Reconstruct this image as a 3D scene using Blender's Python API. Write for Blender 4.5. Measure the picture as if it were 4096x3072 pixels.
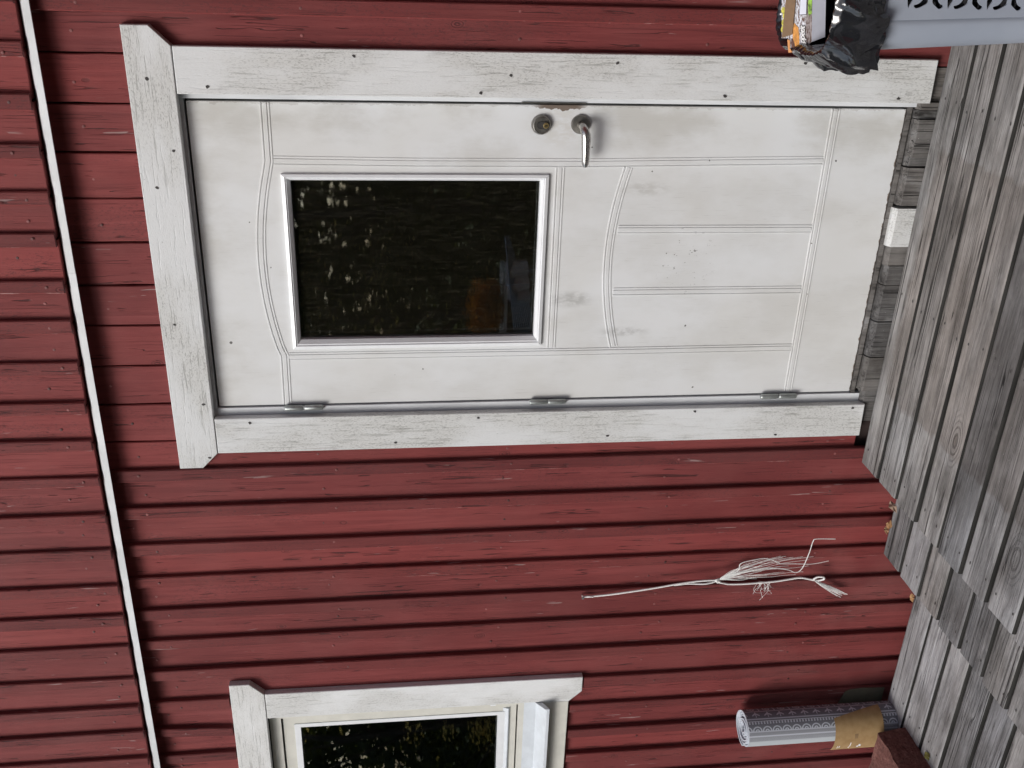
import bpy, bmesh, math, random
from mathutils import Vector, Matrix, noise as mnoise
R = math.radians
rnd = random.Random(7)
for o in list(bpy.data.objects): bpy.data.objects.remove(o, do_unlink=True)
S = bpy.context.scene
COL = S.collection

# ------------------------------------------------------------------ camera
# metres; X to the right along the wall, Y into the house, Z up, landing top at Z=0
cd = bpy.data.cameras.new('camera'); cam = bpy.data.objects.new('camera', cd); COL.objects.link(cam)
rx = Vector((0.0317, -0.1153, -0.9928)); up = Vector((0.9000, 0.4354, -0.0218)); bk = Vector((0.4347, -0.8928, 0.1176))
rx.normalize(); bk.normalize(); up = bk.cross(rx)
cam.matrix_world = Matrix(((rx.x, up.x, bk.x, 0.0), (rx.y, up.y, bk.y, -2.7), (rx.z, up.z, bk.z, 1.573), (0, 0, 0, 1)))
cd.sensor_fit = 'HORIZONTAL'; cd.sensor_width = 36.0; cd.lens = 3900 / 4096 * 36.0
cd.clip_start = 0.05; cd.clip_end = 500
S.camera = cam

# ------------------------------------------------------------------ sky and sun
SUN = Vector((-0.52, -1.0, 1.05)).normalized()          # towards the light
el = math.asin(SUN.z); az = math.atan2(SUN.x, SUN.y)
w = bpy.data.worlds.new('World'); S.world = w; w.use_nodes = True
wn = w.node_tree; wn.nodes.clear()
sky = wn.nodes.new('ShaderNodeTexSky'); sky.sky_type = 'NISHITA'; sky.sun_disc = False
sky.sun_elevation = el; sky.sun_rotation = az; sky.air_density = 1.2; sky.dust_density = 3.0; sky.ozone_density = 1.0
hs = wn.nodes.new('ShaderNodeHueSaturation'); hs.inputs['Saturation'].default_value = 0.75
bg = wn.nodes.new('ShaderNodeBackground'); bg.inputs[1].default_value = 0.095
wo = wn.nodes.new('ShaderNodeOutputWorld')
wn.links.new(sky.outputs[0], hs.inputs['Color']); wn.links.new(hs.outputs[0], bg.inputs[0]); wn.links.new(bg.outputs[0], wo.inputs[0])
sd = bpy.data.lights.new('sun', 'SUN'); sd.energy = 1.5; sd.angle = R(24); sd.color = (1.0, 0.99, 0.97)
so = bpy.data.objects.new('sun', sd); COL.objects.link(so)
so.rotation_euler = (-SUN).to_track_quat('-Z', 'Y').to_euler(); so.location = (-4, -6, 8)
S.view_settings.view_transform = 'Standard'; S.view_settings.look = 'None'
S.view_settings.exposure = 0.47; S.view_settings.gamma = 1.0
S.render.engine = 'CYCLES'
S.cycles.use_adaptive_sampling = True; S.cycles.adaptive_threshold = 0.02; S.cycles.max_bounces = 8; S.cycles.diffuse_bounces = 2; S.cycles.glossy_bounces = 3; S.cycles.transmission_bounces = 8; S.cycles.transparent_max_bounces = 4
S.cycles.caustics_reflective = False; S.cycles.caustics_refractive = False

# ------------------------------------------------------------------ node helper
class NT:
    def __init__(s, name):
        s.m = bpy.data.materials.new(name); s.m.use_nodes = True
        s.t = s.m.node_tree; s.t.nodes.clear()
        s.out = s.t.nodes.new('ShaderNodeOutputMaterial')
        s.b = s.t.nodes.new('ShaderNodeBsdfPrincipled')
        s.t.links.new(s.b.outputs[0], s.out.inputs[0])
        s._obj = None
    def put(s, sock, v):
        if isinstance(v, bpy.types.NodeSocket): s.t.links.new(v, sock)
        elif isinstance(v, (tuple, list)):
            sock.default_value = tuple(v) if len(v) == len(sock.default_value) else tuple(v) + (1.0,)
        else: sock.default_value = v
    def mth(s, op, a, b=None, c=None, clamp=False):
        n = s.t.nodes.new('ShaderNodeMath'); n.operation = op; n.use_clamp = clamp
        s.put(n.inputs[0], a)
        if b is not None: s.put(n.inputs[1], b)
        if c is not None: s.put(n.inputs[2], c)
        return n.outputs[0]
    def vm(s, op, a, b=None):
        n = s.t.nodes.new('ShaderNodeVectorMath'); n.operation = op
        s.put(n.inputs[0], a)
        if b is not None: s.put(n.inputs[1], b)
        return n.outputs[0]
    def coord(s, kind='Object'):
        n = s.t.nodes.new('ShaderNodeTexCoord'); return n.outputs[kind]
    def pos(s):
        return s.t.nodes.new('ShaderNodeNewGeometry').outputs['Position']
    def rand(s):
        return s.t.nodes.new('ShaderNodeObjectInfo').outputs['Random']
    def local(s):                       # object coordinates shifted by a per-object random offset
        if s._obj is None:
            r = s.rand(); k = s.mth('MULTIPLY', r, 57.0)
            c = s.t.nodes.new('ShaderNodeCombineXYZ')
            s.put(c.inputs[0], k); s.put(c.inputs[1], s.mth('MULTIPLY', r, 31.0)); s.put(c.inputs[2], s.mth('MULTIPLY', r, 83.0))
            s._obj = s.vm('ADD', s.coord(), c.outputs[0])
        return s._obj
    def sep(s, v):
        n = s.t.nodes.new('ShaderNodeSeparateXYZ'); s.put(n.inputs[0], v); return n.outputs
    def comb(s, x, y, z):
        n = s.t.nodes.new('ShaderNodeCombineXYZ')
        for i, q in enumerate((x, y, z)): s.put(n.inputs[i], q)
        return n.outputs[0]
    def noise(s, v, scale, det=4.0, rough=0.55, dist=0.0, out='Fac'):
        n = s.t.nodes.new('ShaderNodeTexNoise'); s.put(n.inputs['Vector'], v)
        n.inputs['Scale'].default_value = scale; n.inputs['Detail'].default_value = det
        n.inputs['Roughness'].default_value = rough; n.inputs['Distortion'].default_value = dist
        return n.outputs[out]
    def voro(s, v, scale, out='Distance', feat='F1', rnd_=1.0):
        n = s.t.nodes.new('ShaderNodeTexVoronoi'); s.put(n.inputs['Vector'], v); n.feature = feat
        n.inputs['Scale'].default_value = scale; n.inputs['Randomness'].default_value = rnd_
        return n.outputs[out]
    def step(s, v, a, b, smooth=True):  # map a..b -> 0..1
        n = s.t.nodes.new('ShaderNodeMapRange'); n.clamp = True
        if smooth: n.interpolation_type = 'SMOOTHSTEP'
        s.put(n.inputs[0], v); s.put(n.inputs[1], a); s.put(n.inputs[2], b)
        return n.outputs[0]
    def mix(s, f, a, b, mode='MIX'):
        n = s.t.nodes.new('ShaderNodeMix'); n.data_type = 'RGBA'; n.blend_type = mode
        s.put(n.inputs[0], f); s.put(n.inputs[6], a); s.put(n.inputs[7], b)
        return n.outputs[2]
    def ramp(s, f, stops, interp='LINEAR'):
        n = s.t.nodes.new('ShaderNodeValToRGB'); cr = n.color_ramp; cr.interpolation = interp
        while len(cr.elements) < len(stops): cr.elements.new(0.5)
        for e, (p, c) in zip(cr.elements, stops): e.position = p; e.color = tuple(c) + (1.0,) if len(c) == 3 else c
        s.put(n.inputs[0], f); return n.outputs[0]
    def bump(s, h, strength=0.3, dist=0.01):
        n = s.t.nodes.new('ShaderNodeBump'); n.inputs['Strength'].default_value = strength; n.inputs['Distance'].default_value = dist
        s.put(n.inputs['Height'], h); s.t.links.new(n.outputs[0], s.b.inputs['Normal'])
    def fin(s, col=None, rough=None, metal=None, spec=None):
        if col is not None: s.put(s.b.inputs['Base Color'], col)
        if rough is not None: s.put(s.b.inputs['Roughness'], rough)
        if metal is not None: s.put(s.b.inputs['Metallic'], metal)
        if spec is not None: s.put(s.b.inputs['Specular IOR Level'], spec)
        return s.m

def grainvec(n, axis, along=0.06):
    sc = [1.0, 1.0, 1.0]; sc['XYZ'.index(axis)] = along
    return n.vm('MULTIPLY', n.local(), tuple(sc))

def mat_red(name='red_painted_wood', k=1.0, rough_lo=0.52):
    n = NT(name); L = n.local()
    g = grainvec(n, 'Z', 0.045)
    fine = n.noise(g, 320, 5, 0.65)
    mid = n.noise(g, 55, 4, 0.6, 0.6)
    big = n.noise(n.vm('MULTIPLY', L, (1, 1, 0.35)), 5.0, 3)
    col = n.ramp(mid, [(p_, tuple(k * q for q in c_)) for p_, c_ in ((0.30, (0.162, 0.033, 0.033)), (0.52, (0.230, 0.048, 0.047)), (0.72, (0.272, 0.063, 0.061)))])
    col = n.mix(n.step(big, 0.4, 0.72), col, (0.165, 0.034, 0.034))
    tint = n.rand(); col = n.mix(n.mth('MULTIPLY', tint, 0.4), col, (0.255 * k, 0.051 * k, 0.049 * k))
    col = n.mix(1.0, col, n.ramp(n.mth('FRACT', n.mth('MULTIPLY', tint, 7.31)), [(0.0, (0.80, 0.82, 0.84)), (0.5, (0.96, 0.95, 0.95)), (1.0, (1.08, 1.02, 1.0))]), 'MULTIPLY')
    # rough weathered speckle patches
    rp = n.mth('MULTIPLY', n.step(n.noise(n.vm('MULTIPLY', L, (1, 1, 0.25)), 9, 3), rough_lo, rough_lo + 0.14), n.step(n.noise(n.vm('MULTIPLY', L, (1, 1, 0.35)), 260, 3, 0.7), 0.53, 0.62))
    col = n.mix(n.mth('MULTIPLY', rp, 0.62), col, (0.085, 0.026, 0.027))
    # long drying cracks, broken up along the grain
    cv = n.vm('MULTIPLY', L, (1, 1, 0.016))
    wob = n.vm('ADD', cv, n.vm('MULTIPLY', n.noise(n.vm('MULTIPLY', L, (1, 1, 0.3)), 18, 3, out='Color'), (0.012, 0.012, 0.0)))
    cr = n.noise(wob, 75, 1.0, 0.5)
    crack = n.mth('SUBTRACT', 1.0, n.step(n.mth('ABSOLUTE', n.mth('SUBTRACT', cr, 0.5)), 0.005, 0.018))
    brk = n.step(n.noise(n.vm('MULTIPLY', L, (1, 1, 0.4)), 20, 2), 0.49, 0.57)
    crack = n.mth('MULTIPLY', crack, brk)
    col = n.mix(n.mth('MULTIPLY', crack, 0.82), col, (0.045, 0.014, 0.014))
    # paint flaked off beside some cracks: bare grey wood
    fl = n.mth('MULTIPLY', n.step(n.noise(n.vm('MULTIPLY', wob, (1, 1, 5)), 95, 2), 0.665, 0.69), n.step(n.noise(n.vm('MULTIPLY', L, (1, 1, 0.4)), 7, 2), 0.55, 0.62))
    col = n.mix(n.mth('MULTIPLY', fl, 0.62), col, (0.36, 0.27, 0.26))
    # rain splash and dust fading low down and along some boards
    Pz = n.sep(n.pos())[2]; du = n.mth('MULTIPLY', n.step(n.noise(n.pos(), 3.5, 4), 0.40, 0.70), n.mth('ADD', 0.10, n.mth('MULTIPLY', n.step(Pz, 0.45, -0.15), 0.16)))
    col = n.mix(du, col, (0.30, 0.125, 0.115))
    # knots
    kd = n.voro(n.vm('MULTIPLY', L, (1, 0.02, 0.55)), 7.5)
    knot = n.mth('SUBTRACT', 1.0, n.step(kd, 0.05, 0.11))
    kr = n.mth('MULTIPLY', knot, n.step(n.mth('SINE', n.mth('MULTIPLY', kd, 190.0)), -0.2, 0.7))
    col = n.mix(n.mth('MULTIPLY', kr, 0.65), col, (0.07, 0.024, 0.024))
    hgt = n.mth('ADD', n.mth('MULTIPLY', fine, 0.55), n.mth('SUBTRACT', n.mth('MULTIPLY', mid, 0.5), n.mth('MULTIPLY', crack, 1.4)))
    hgt = n.mth('SUBTRACT', hgt, n.mth('MULTIPLY', kr, 0.5))
    n.bump(hgt, 0.5, 0.005)
    return n.fin(col, n.mth('ADD', 0.62, n.mth('MULTIPLY', fine, 0.2)), spec=0.3)

def mat_white(name, axis, base=(0.70, 0.715, 0.72), wear=1.0, dirt=(0.50, 0.49, 0.45)):
    n = NT(name); L = n.local(); ai = 'XYZ'.index(axis)
    def st(k):
        sc = [1.0, 1.0, 1.0]; sc[ai] = k
        return n.vm('MULTIPLY', L, tuple(sc))
    g = n.vm('ADD', st(0.30), n.vm('MULTIPLY', n.noise(L, 9, 2, out='Color'), (0.02, 0.02, 0.02)))
    f1 = n.noise(g, 420, 3, 0.65); f2 = n.noise(n.vm('ADD', st(0.055), (3, 3, 3)), 170, 3, 0.6)
    mask = n.noise(st(0.4), 8, 4)
    c1 = n.step(f1, 0.50, 0.66); c2 = n.step(f2, 0.55, 0.68)
    m1 = n.step(mask, 0.36, 0.62)
    col = n.mix(n.mth('MULTIPLY', m1, 0.40), base, dirt)
    col = n.mix(n.mth('MULTIPLY', n.mth('MULTIPLY', c1, n.mth('ADD', 0.14, n.mth('MULTIPLY', n.mth('POWER', m1, 1.4), 0.86))), 0.60 * wear), col, (0.22, 0.22, 0.21))
    col = n.mix(n.mth('MULTIPLY', n.mth('MULTIPLY', c2, m1), 0.55 * wear), col, (0.22, 0.22, 0.20))
    kd = n.voro(n.vm('MULTIPLY', st(0.55), (1, 0.02, 1) if axis != 'Y' else (1, 1, 1)), 5.5)
    kr = n.mth('MULTIPLY', n.mth('SUBTRACT', 1.0, n.step(kd, 0.05, 0.11)), n.step(n.mth('SINE', n.mth('MULTIPLY', kd, 150.0)), 0.3, 0.9))
    col = n.mix(n.mth('MULTIPLY', kr, 0.4 * wear), col, (0.28, 0.28, 0.27))
    sp = n.step(n.noise(L, 120, 1), 0.75, 0.79)
    col = n.mix(n.mth('MULTIPLY', sp, 0.4 * wear), col, (0.16, 0.15, 0.13))
    h = n.mth('SUBTRACT', n.mth('MULTIPLY', f1, -0.6), n.mth('ADD', c2, kr))
    n.bump(h, 0.30, 0.003)
    return n.fin(col, 0.62, spec=0.3)

def mat_grey_wood(name, axis='X', dark=(0.068, 0.067, 0.067), light=(0.37, 0.372, 0.375), warm=0.16, ghost=False):
    n = NT(name); L = n.local(); ai = 'XYZ'.index(axis)
    def st(k):
        sc = [1.0, 1.0, 1.0]; sc[ai] = k
        return n.vm('MULTIPLY', L, tuple(sc))
    warp = n.vm('MULTIPLY', n.noise(st(0.25), 7, 2, out='Color'), (0.03, 0.03, 0.03))
    g = n.vm('ADD', st(0.045), warp)
    f = n.noise(g, 175, 4, 0.75); m_ = n.noise(n.vm('ADD', st(0.07), warp), 40, 4, 0.6)
    big = n.noise(st(0.35), 4.5, 4)
    v = n.mth('ADD', n.mth('MULTIPLY', f, 0.34), n.mth('MULTIPLY', m_, 0.66))
    col = n.ramp(v, [(0.34, dark), (0.44, tuple((a * 0.42 + b * 0.58) for a, b in zip(dark, light))), (0.60, light)])
    # growth rings round knots
    kd = n.voro(n.vm('MULTIPLY', st(0.45), (1, 1, 0.02) if axis == 'X' else (1, 0.02, 1)), 3.6)
    near = n.mth('SUBTRACT', 1.0, n.step(kd, 0.02, 0.20))
    ring = n.step(n.mth('SINE', n.mth('ADD', n.mth('MULTIPLY', kd, 210.0), n.mth('MULTIPLY', m_, 8.0))), -0.1, 0.8)
    col = n.mix(n.mth('MULTIPLY', n.mth('MULTIPLY', ring, near), 0.55), col, dark)
    eye = n.mth('SUBTRACT', 1.0, n.step(kd, 0.025, 0.06)); col = n.mix(n.mth('MULTIPLY', eye, 0.7), col, (0.07, 0.052, 0.042))
    # cracks
    cw = n.vm('ADD', st(0.010), n.vm('MULTIPLY', n.noise(st(0.3), 10, 2, out='Color'), (0.010, 0.010, 0.0)))
    cr = n.noise(cw, 70, 1)
    ck = n.mth('SUBTRACT', 1.0, n.step(n.mth('ABSOLUTE', n.mth('SUBTRACT', cr, 0.47)), 0.004, 0.014))
    ck = n.mth('MULTIPLY', ck, n.step(n.noise(st(0.3), 6, 2), 0.42, 0.52))
    col = n.mix(n.mth('MULTIPLY', ck, 0.85), col, (0.018, 0.017, 0.016))
    # tint from plank to plank and in patches
    br = n.mth('MULTIPLY', n.step(big, 0.42, 0.68), warm); col = n.mix(br, col, n.mix(1.0, col, (1.10, 0.94, 0.84), 'MULTIPLY'))
    rr = n.rand()
    col = n.mix(1.0, col, n.ramp(rr, [(0.0, (0.66, 0.67, 0.69)), (0.3, (0.92, 0.92, 0.93)), (0.7, (1.05, 1.04, 1.03)), (1.0, (1.22, 1.19, 1.16))]), 'MULTIPLY')
    pale = n.step(n.noise(st(0.5), 11, 4, 0.65), 0.56, 0.74); col = n.mix(n.mth('MULTIPLY', pale, 0.5), col, (0.42, 0.425, 0.43))
    dk = n.step(n.noise(n.vm('ADD', st(0.4), (9, 9, 9)), 6, 4, 0.6), 0.50, 0.70); col = n.mix(n.mth('MULTIPLY', dk, 0.5), col, tuple(1.5 * q for q in dark))
    blot = n.noise(n.vm('MULTIPLY', n.pos(), (0.6, 1, 1)), 5.5, 5, 0.65)
    col = n.mix(1.0, col, n.ramp(blot, [(0.34, (0.62, 0.60, 0.58)), (0.5, (0.95, 0.94, 0.93)), (0.66, (1.22, 1.22, 1.22))]), 'MULTIPLY')
    if ghost:       # mark left on the boards by a doormat, greyer wood outside it
        P = n.sep(n.pos())
        wv = n.mth('MULTIPLY', n.mth('SUBTRACT', n.noise(n.pos(), 22, 3), 0.5), 0.06)
        dx = n.mth('ABSOLUTE', n.mth('ADD', n.mth("SUBTRACT", P[0], -0.96), wv)); dy = n.mth('ABSOLUTE', n.mth('ADD', n.mth("SUBTRACT", P[1], -0.45), wv))
        inside = n.mth('MULTIPLY', n.mth('SUBTRACT', 1.0, n.step(dx, 0.38, 0.40)), n.mth('SUBTRACT', 1.0, n.step(dy, 0.385, 0.41)))
        col = n.mix(n.mth('MULTIPLY', inside, 0.75), col, n.mix(1.0, col, (0.70, 0.65, 0.615), 'MULTIPLY'))
    sp = n.step(n.noise(L, 160, 1), 0.77, 0.80); col = n.mix(n.mth('MULTIPLY', sp, 0.6), col, (0.42, 0.42, 0.40))
    h = n.mth('SUBTRACT', n.mth('ADD', n.mth('MULTIPLY', f, 0.9), n.mth('MULTIPLY', m_, 0.4)), n.mth('ADD', n.mth('MULTIPLY', ck, 1.5), n.mth('MULTIPLY', n.mth('MULTIPLY', ring, near), 0.35)))
    n.bump(h, 0.9, 0.006)
    return n.fin(col, 0.85, spec=0.2)

def mat_door():
    n = NT('white_door_paint'); P = n.coord(); X, Y_, Z = n.sep(P)
    b1 = n.noise(n.vm('MULTIPLY', P, (1, 1, 0.5)), 7, 5, 0.6); b2 = n.noise(P, 2.3, 3)
    col = n.mix(n.step(b2, 0.35, 0.7), (0.735, 0.752, 0.765), (0.695, 0.70, 0.69))
    # grime from hands and weather: along the lock edge and along the top
    edge = n.mth('MAXIMUM', n.step(X, -0.72, -0.47), n.mth('MULTIPLY', n.step(Z, 1.96, 2.10), 0.8))
    gr = n.mth('MULTIPLY', n.step(b1, 0.40, 0.68), n.mth('ADD', 0.30, n.mth('MULTIPLY', edge, 0.45)))
    col = n.mix(gr, col, (0.50, 0.49, 0.455))
    # fine vertical brush grain and scuffs
    gv = n.vm('MULTIPLY', P, (1, 1, 0.06)); br = n.noise(gv, 260, 3, 0.6)
    col = n.mix(n.mth('MULTIPLY', n.step(br, 0.58, 0.72), n.mth('MULTIPLY', n.step(b1, 0.45, 0.6), 0.22)), col, (0.36, 0.35, 0.33))
    def spot(x, z, a, b, k, c, thr=(0.45, 0.6), ns=60):
        nonlocal col
        d = n.mth('SQRT', n.mth('ADD', n.mth('POWER', n.mth('DIVIDE', n.mth('SUBTRACT', X, x), a), 2.0), n.mth('POWER', n.mth('DIVIDE', n.mth('SUBTRACT', Z, z), b), 2.0)))
        mk = n.mth('MULTIPLY', n.mth('SUBTRACT', 1.0, n.step(d, 0.2, 1.0)), n.step(n.noise(n.vm('MULTIPLY', P, (1, 1, 0.45)), ns, 4, 0.6), *thr))
        col = n.mix(n.mth('MULTIPLY', mk, k), col, c)
    spot(-1.05, 1.04, 0.035, 0.085, 0.55, (0.30, 0.30, 0.285), (0.3, 0.6))
    spot(-1.16, 0.87, 0.022, 0.10, 0.5, (0.33, 0.33, 0.32), (0.35, 0.6))
    spot(-0.71, 0.84, 0.03, 0.10, 0.4, (0.38, 0.37, 0.34), (0.35, 0.6))
    spot(-0.93, 0.70, 0.16, 0.11, 0.9, (0.10, 0.095, 0.085), (0.655, 0.68), 130)
    spot(-0.53, 1.10, 0.09, 0.14, 0.35, (0.50, 0.46, 0.38), (0.3, 0.6))
    # paint knocked off at the strike edge and along the bottom edge
    wob = n.mth('MULTIPLY', n.mth('SUBTRACT', n.noise(P, 45, 4, 0.6), 0.5), 0.030)
    ez = n.mth('MULTIPLY', n.step(Z, 1.02, 1.06), n.mth('SUBTRACT', 1.0, n.step(Z, 1.15, 1.19)))
    chip = n.mth('MULTIPLY', n.step(n.mth('ADD', X, n.mth('ADD', wob, n.mth('MULTIPLY', ez, 0.008))), -0.4795, -0.4785), n.mth('ADD', 0.25, n.mth('MULTIPLY', ez, 0.75)))
    chip = n.mth('MAXIMUM', chip, n.mth('SUBTRACT', 1.0, n.step(n.mth('ADD', Z, n.mth('MULTIPLY', wob, 0.55)), 0.0915, 0.0925)))
    col = n.mix(n.mth('MULTIPLY', chip, 0.9), col, (0.13, 0.085, 0.055))
    dots = n.step(n.noise(P, 60, 0), 0.872, 0.88); col = n.mix(n.mth('MULTIPLY', dots, 0.85), col, (0.05, 0.045, 0.04))
    n.bump(n.mth('ADD', n.mth('MULTIPLY', br, 0.5), n.mth('MULTIPLY', chip, -1.5)), 0.12, 0.003)
    return n.fin(col, 0.42, spec=0.4)

def mat_plain(name, col, rough=0.5, metal=0.0, var=0.12, scale=30, bump=0.0, spec=0.5, stretch=(1, 1, 1)):
    n = NT(name); v = n.vm('MULTIPLY', n.local(), stretch); f = n.noise(v, scale, 4, 0.6)
    c = n.mix(n.step(f, 0.3, 0.7), tuple(q * (1 - var) for q in col), tuple(min(1, q * (1 + var)) for q in col))
    if bump: n.bump(f, bump, 0.003)
    return n.fin(c, n.mth('ADD', rough - 0.06, n.mth('MULTIPLY', f, 0.12)), metal, spec)

def mat_glass(name, ribbed=False):
    n = NT(name); b = n.b
    n.put(b.inputs['Base Color'], (0.93, 0.97, 0.95)); b.inputs['Roughness'].default_value = 0.0
    b.inputs['IOR'].default_value = 1.62; b.inputs['Transmission Weight'].default_value = 1.0
    if ribbed:
        P = n.local(); f = n.noise(n.vm('MULTIPLY', P, (1, 1, 0.035)), 210, 3, 0.6); n.bump(f, 0.02, 0.0004); ln = n.step(n.noise(n.vm('MULTIPLY', P, (1, 1, 0.035)), 480, 2, 0.7), 0.47, 0.66); df = n.t.nodes.new('ShaderNodeBsdfDiffuse'); n.put(df.inputs[0], (0.27, 0.245, 0.17)); mxs = n.t.nodes.new('ShaderNodeMixShader'); n.put(mxs.inputs[0], n.mth('ADD', 0.012, n.mth('MULTIPLY', ln, 0.05))); n.t.links.new(b.outputs[0], mxs.inputs[1]); n.t.links.new(df.outputs[0], mxs.inputs[2]); n.t.links.new(mxs.outputs[0], n.out.inputs[0])
    return n.m

M = dict(
    red=mat_red(), redb=mat_red('red_painted_batten', 0.70, 0.38), wz=mat_white('white_trim_vertical', 'Z'), wx=mat_white('white_trim_horizontal', 'X'),
    wwz=mat_white('window_trim_vertical', 'Z', (0.80, 0.815, 0.82), 0.7), wwx=mat_white('window_trim_horizontal', 'X', (0.80, 0.81, 0.81), 0.7),
    cream=mat_plain('cream_painted_wood', (0.67, 0.66, 0.60), 0.45, 0, 0.05, 18),
    deck=mat_grey_wood('weathered_deck_wood', 'X', ghost=True), deckpale=mat_grey_wood('pale_deck_wood', 'X', (0.13, 0.13, 0.132), (0.44, 0.445, 0.455), 0.08),
    greyz=mat_grey_wood('weathered_board_wood', 'Z', (0.045, 0.042, 0.040), (0.19, 0.185, 0.18), 0.15),
    door=mat_door(), frame=mat_plain('frame_paint', (0.66, 0.68, 0.70), 0.5, 0, 0.10, 22, 0.05, 0.4, (1, 1, 0.2)),
    bead=mat_plain('white_plastic_bead', (0.82, 0.84, 0.86), 0.3, 0, 0.03, 25),
    glass=mat_glass('clear_glass'), rglass=mat_glass('textured_glass', True),
    steel=mat_plain('brushed_steel', (0.55, 0.54, 0.52), 0.28, 1.0, 0.08, 40), dull=mat_plain('tarnished_metal', (0.27, 0.26, 0.24), 0.42, 1.0, 0.2, 60, 0.05),
    galv=mat_plain('galvanised_hinge', (0.42, 0.45, 0.44), 0.45, 0.8, 0.25, 70, 0.08, 0.5, (1, 1, 0.3)), brass=mat_plain('worn_brass', (0.55, 0.42, 0.20), 0.35, 1.0, 0.2, 80),
    black=mat_plain('black_gap', (0.012, 0.011, 0.011), 0.9, 0, 0.2), rubber=mat_plain('weatherstrip', (0.035, 0.034, 0.033), 0.6, 0, 0.25, 60),
    flash=mat_plain('white_sheet_metal', (0.66, 0.68, 0.69), 0.4, 0, 0.10, 9, 0.02), sheet=mat_plain('sill_sheet_metal', (0.62, 0.66, 0.70), 0.38, 0, 0.06, 20, 0.02),
    darkwood=mat_plain('dark_backing', (0.035, 0.022, 0.020), 0.9, 0, 0.3, 12), brownwood=mat_plain('brown_wood', (0.10, 0.07, 0.05), 0.8, 0, 0.3, 50, 0.3, 0.3, (0.1, 1, 1)),
    nail=mat_plain('red_nail_head', (0.17, 0.055, 0.052), 0.6, 0, 0.75, 9), rust=mat_plain('rusted_nail', (0.045, 0.040, 0.040), 0.7, 0, 0.4, 300),
    side=mat_plain('gap_shade_plank_side', (0.030, 0.029, 0.027), 0.9, 0, 0.35, 25, 0.2, 0.2, (0.2, 1, 1)),  # shade of the gaps between planks, painted into their edge and side faces
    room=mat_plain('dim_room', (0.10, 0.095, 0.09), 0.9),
)

n = NT('pale_red_arris'); wv = n.noise(n.vm('MULTIPLY', n.local(), (1, 1, 0.25)), 38, 4, 0.7)
M['pale_arris'] = n.fin(n.mix(n.step(wv, 0.56, 0.66), (0.22, 0.048, 0.046), (0.42, 0.25, 0.235)), 0.75, spec=0.2)  # pale flecks along the left front edge of each batten
# ------------------------------------------------------------------ object helpers
def mesh(name, V, F, mat=None, parent=None, smooth=False, mats=None, fm=None, loc=None):
    me = bpy.data.meshes.new(name)
    if loc is not None: V = [(v[0] - loc[0], v[1] - loc[1], v[2] - loc[2]) for v in V]
    me.from_pydata([tuple(v) for v in V], [], F); me.update()
    for m in (mats or [mat]): me.materials.append(m)
    if fm:
        for p, k in zip(me.polygons, fm): p.material_index = k
    bm = bmesh.new(); bm.from_mesh(me); bmesh.ops.recalc_face_normals(bm, faces=bm.faces); bm.to_mesh(me); bm.free()
    if smooth:
        for p in me.polygons: p.use_smooth = True
    o = bpy.data.objects.new(name, me); COL.objects.link(o)
    if loc is not None: o.location = loc
    if parent is not None:
        o.parent = parent; o.matrix_parent_inverse = parent.matrix_basis.inverted() if parent.type == 'EMPTY' or parent.location.length > 0 else Matrix()
    return o
def empty(name, loc=(0, 0, 0)):
    o = bpy.data.objects.new(name, None); COL.objects.link(o); o.location = loc; o.empty_display_size = 0.1; return o
def tag(o, label=None, cat=None, group=None, kind=None):
    if label: o['label'] = label
    if cat: o['category'] = cat
    if group: o['group'] = group
    if kind: o['kind'] = kind
    return o
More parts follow.
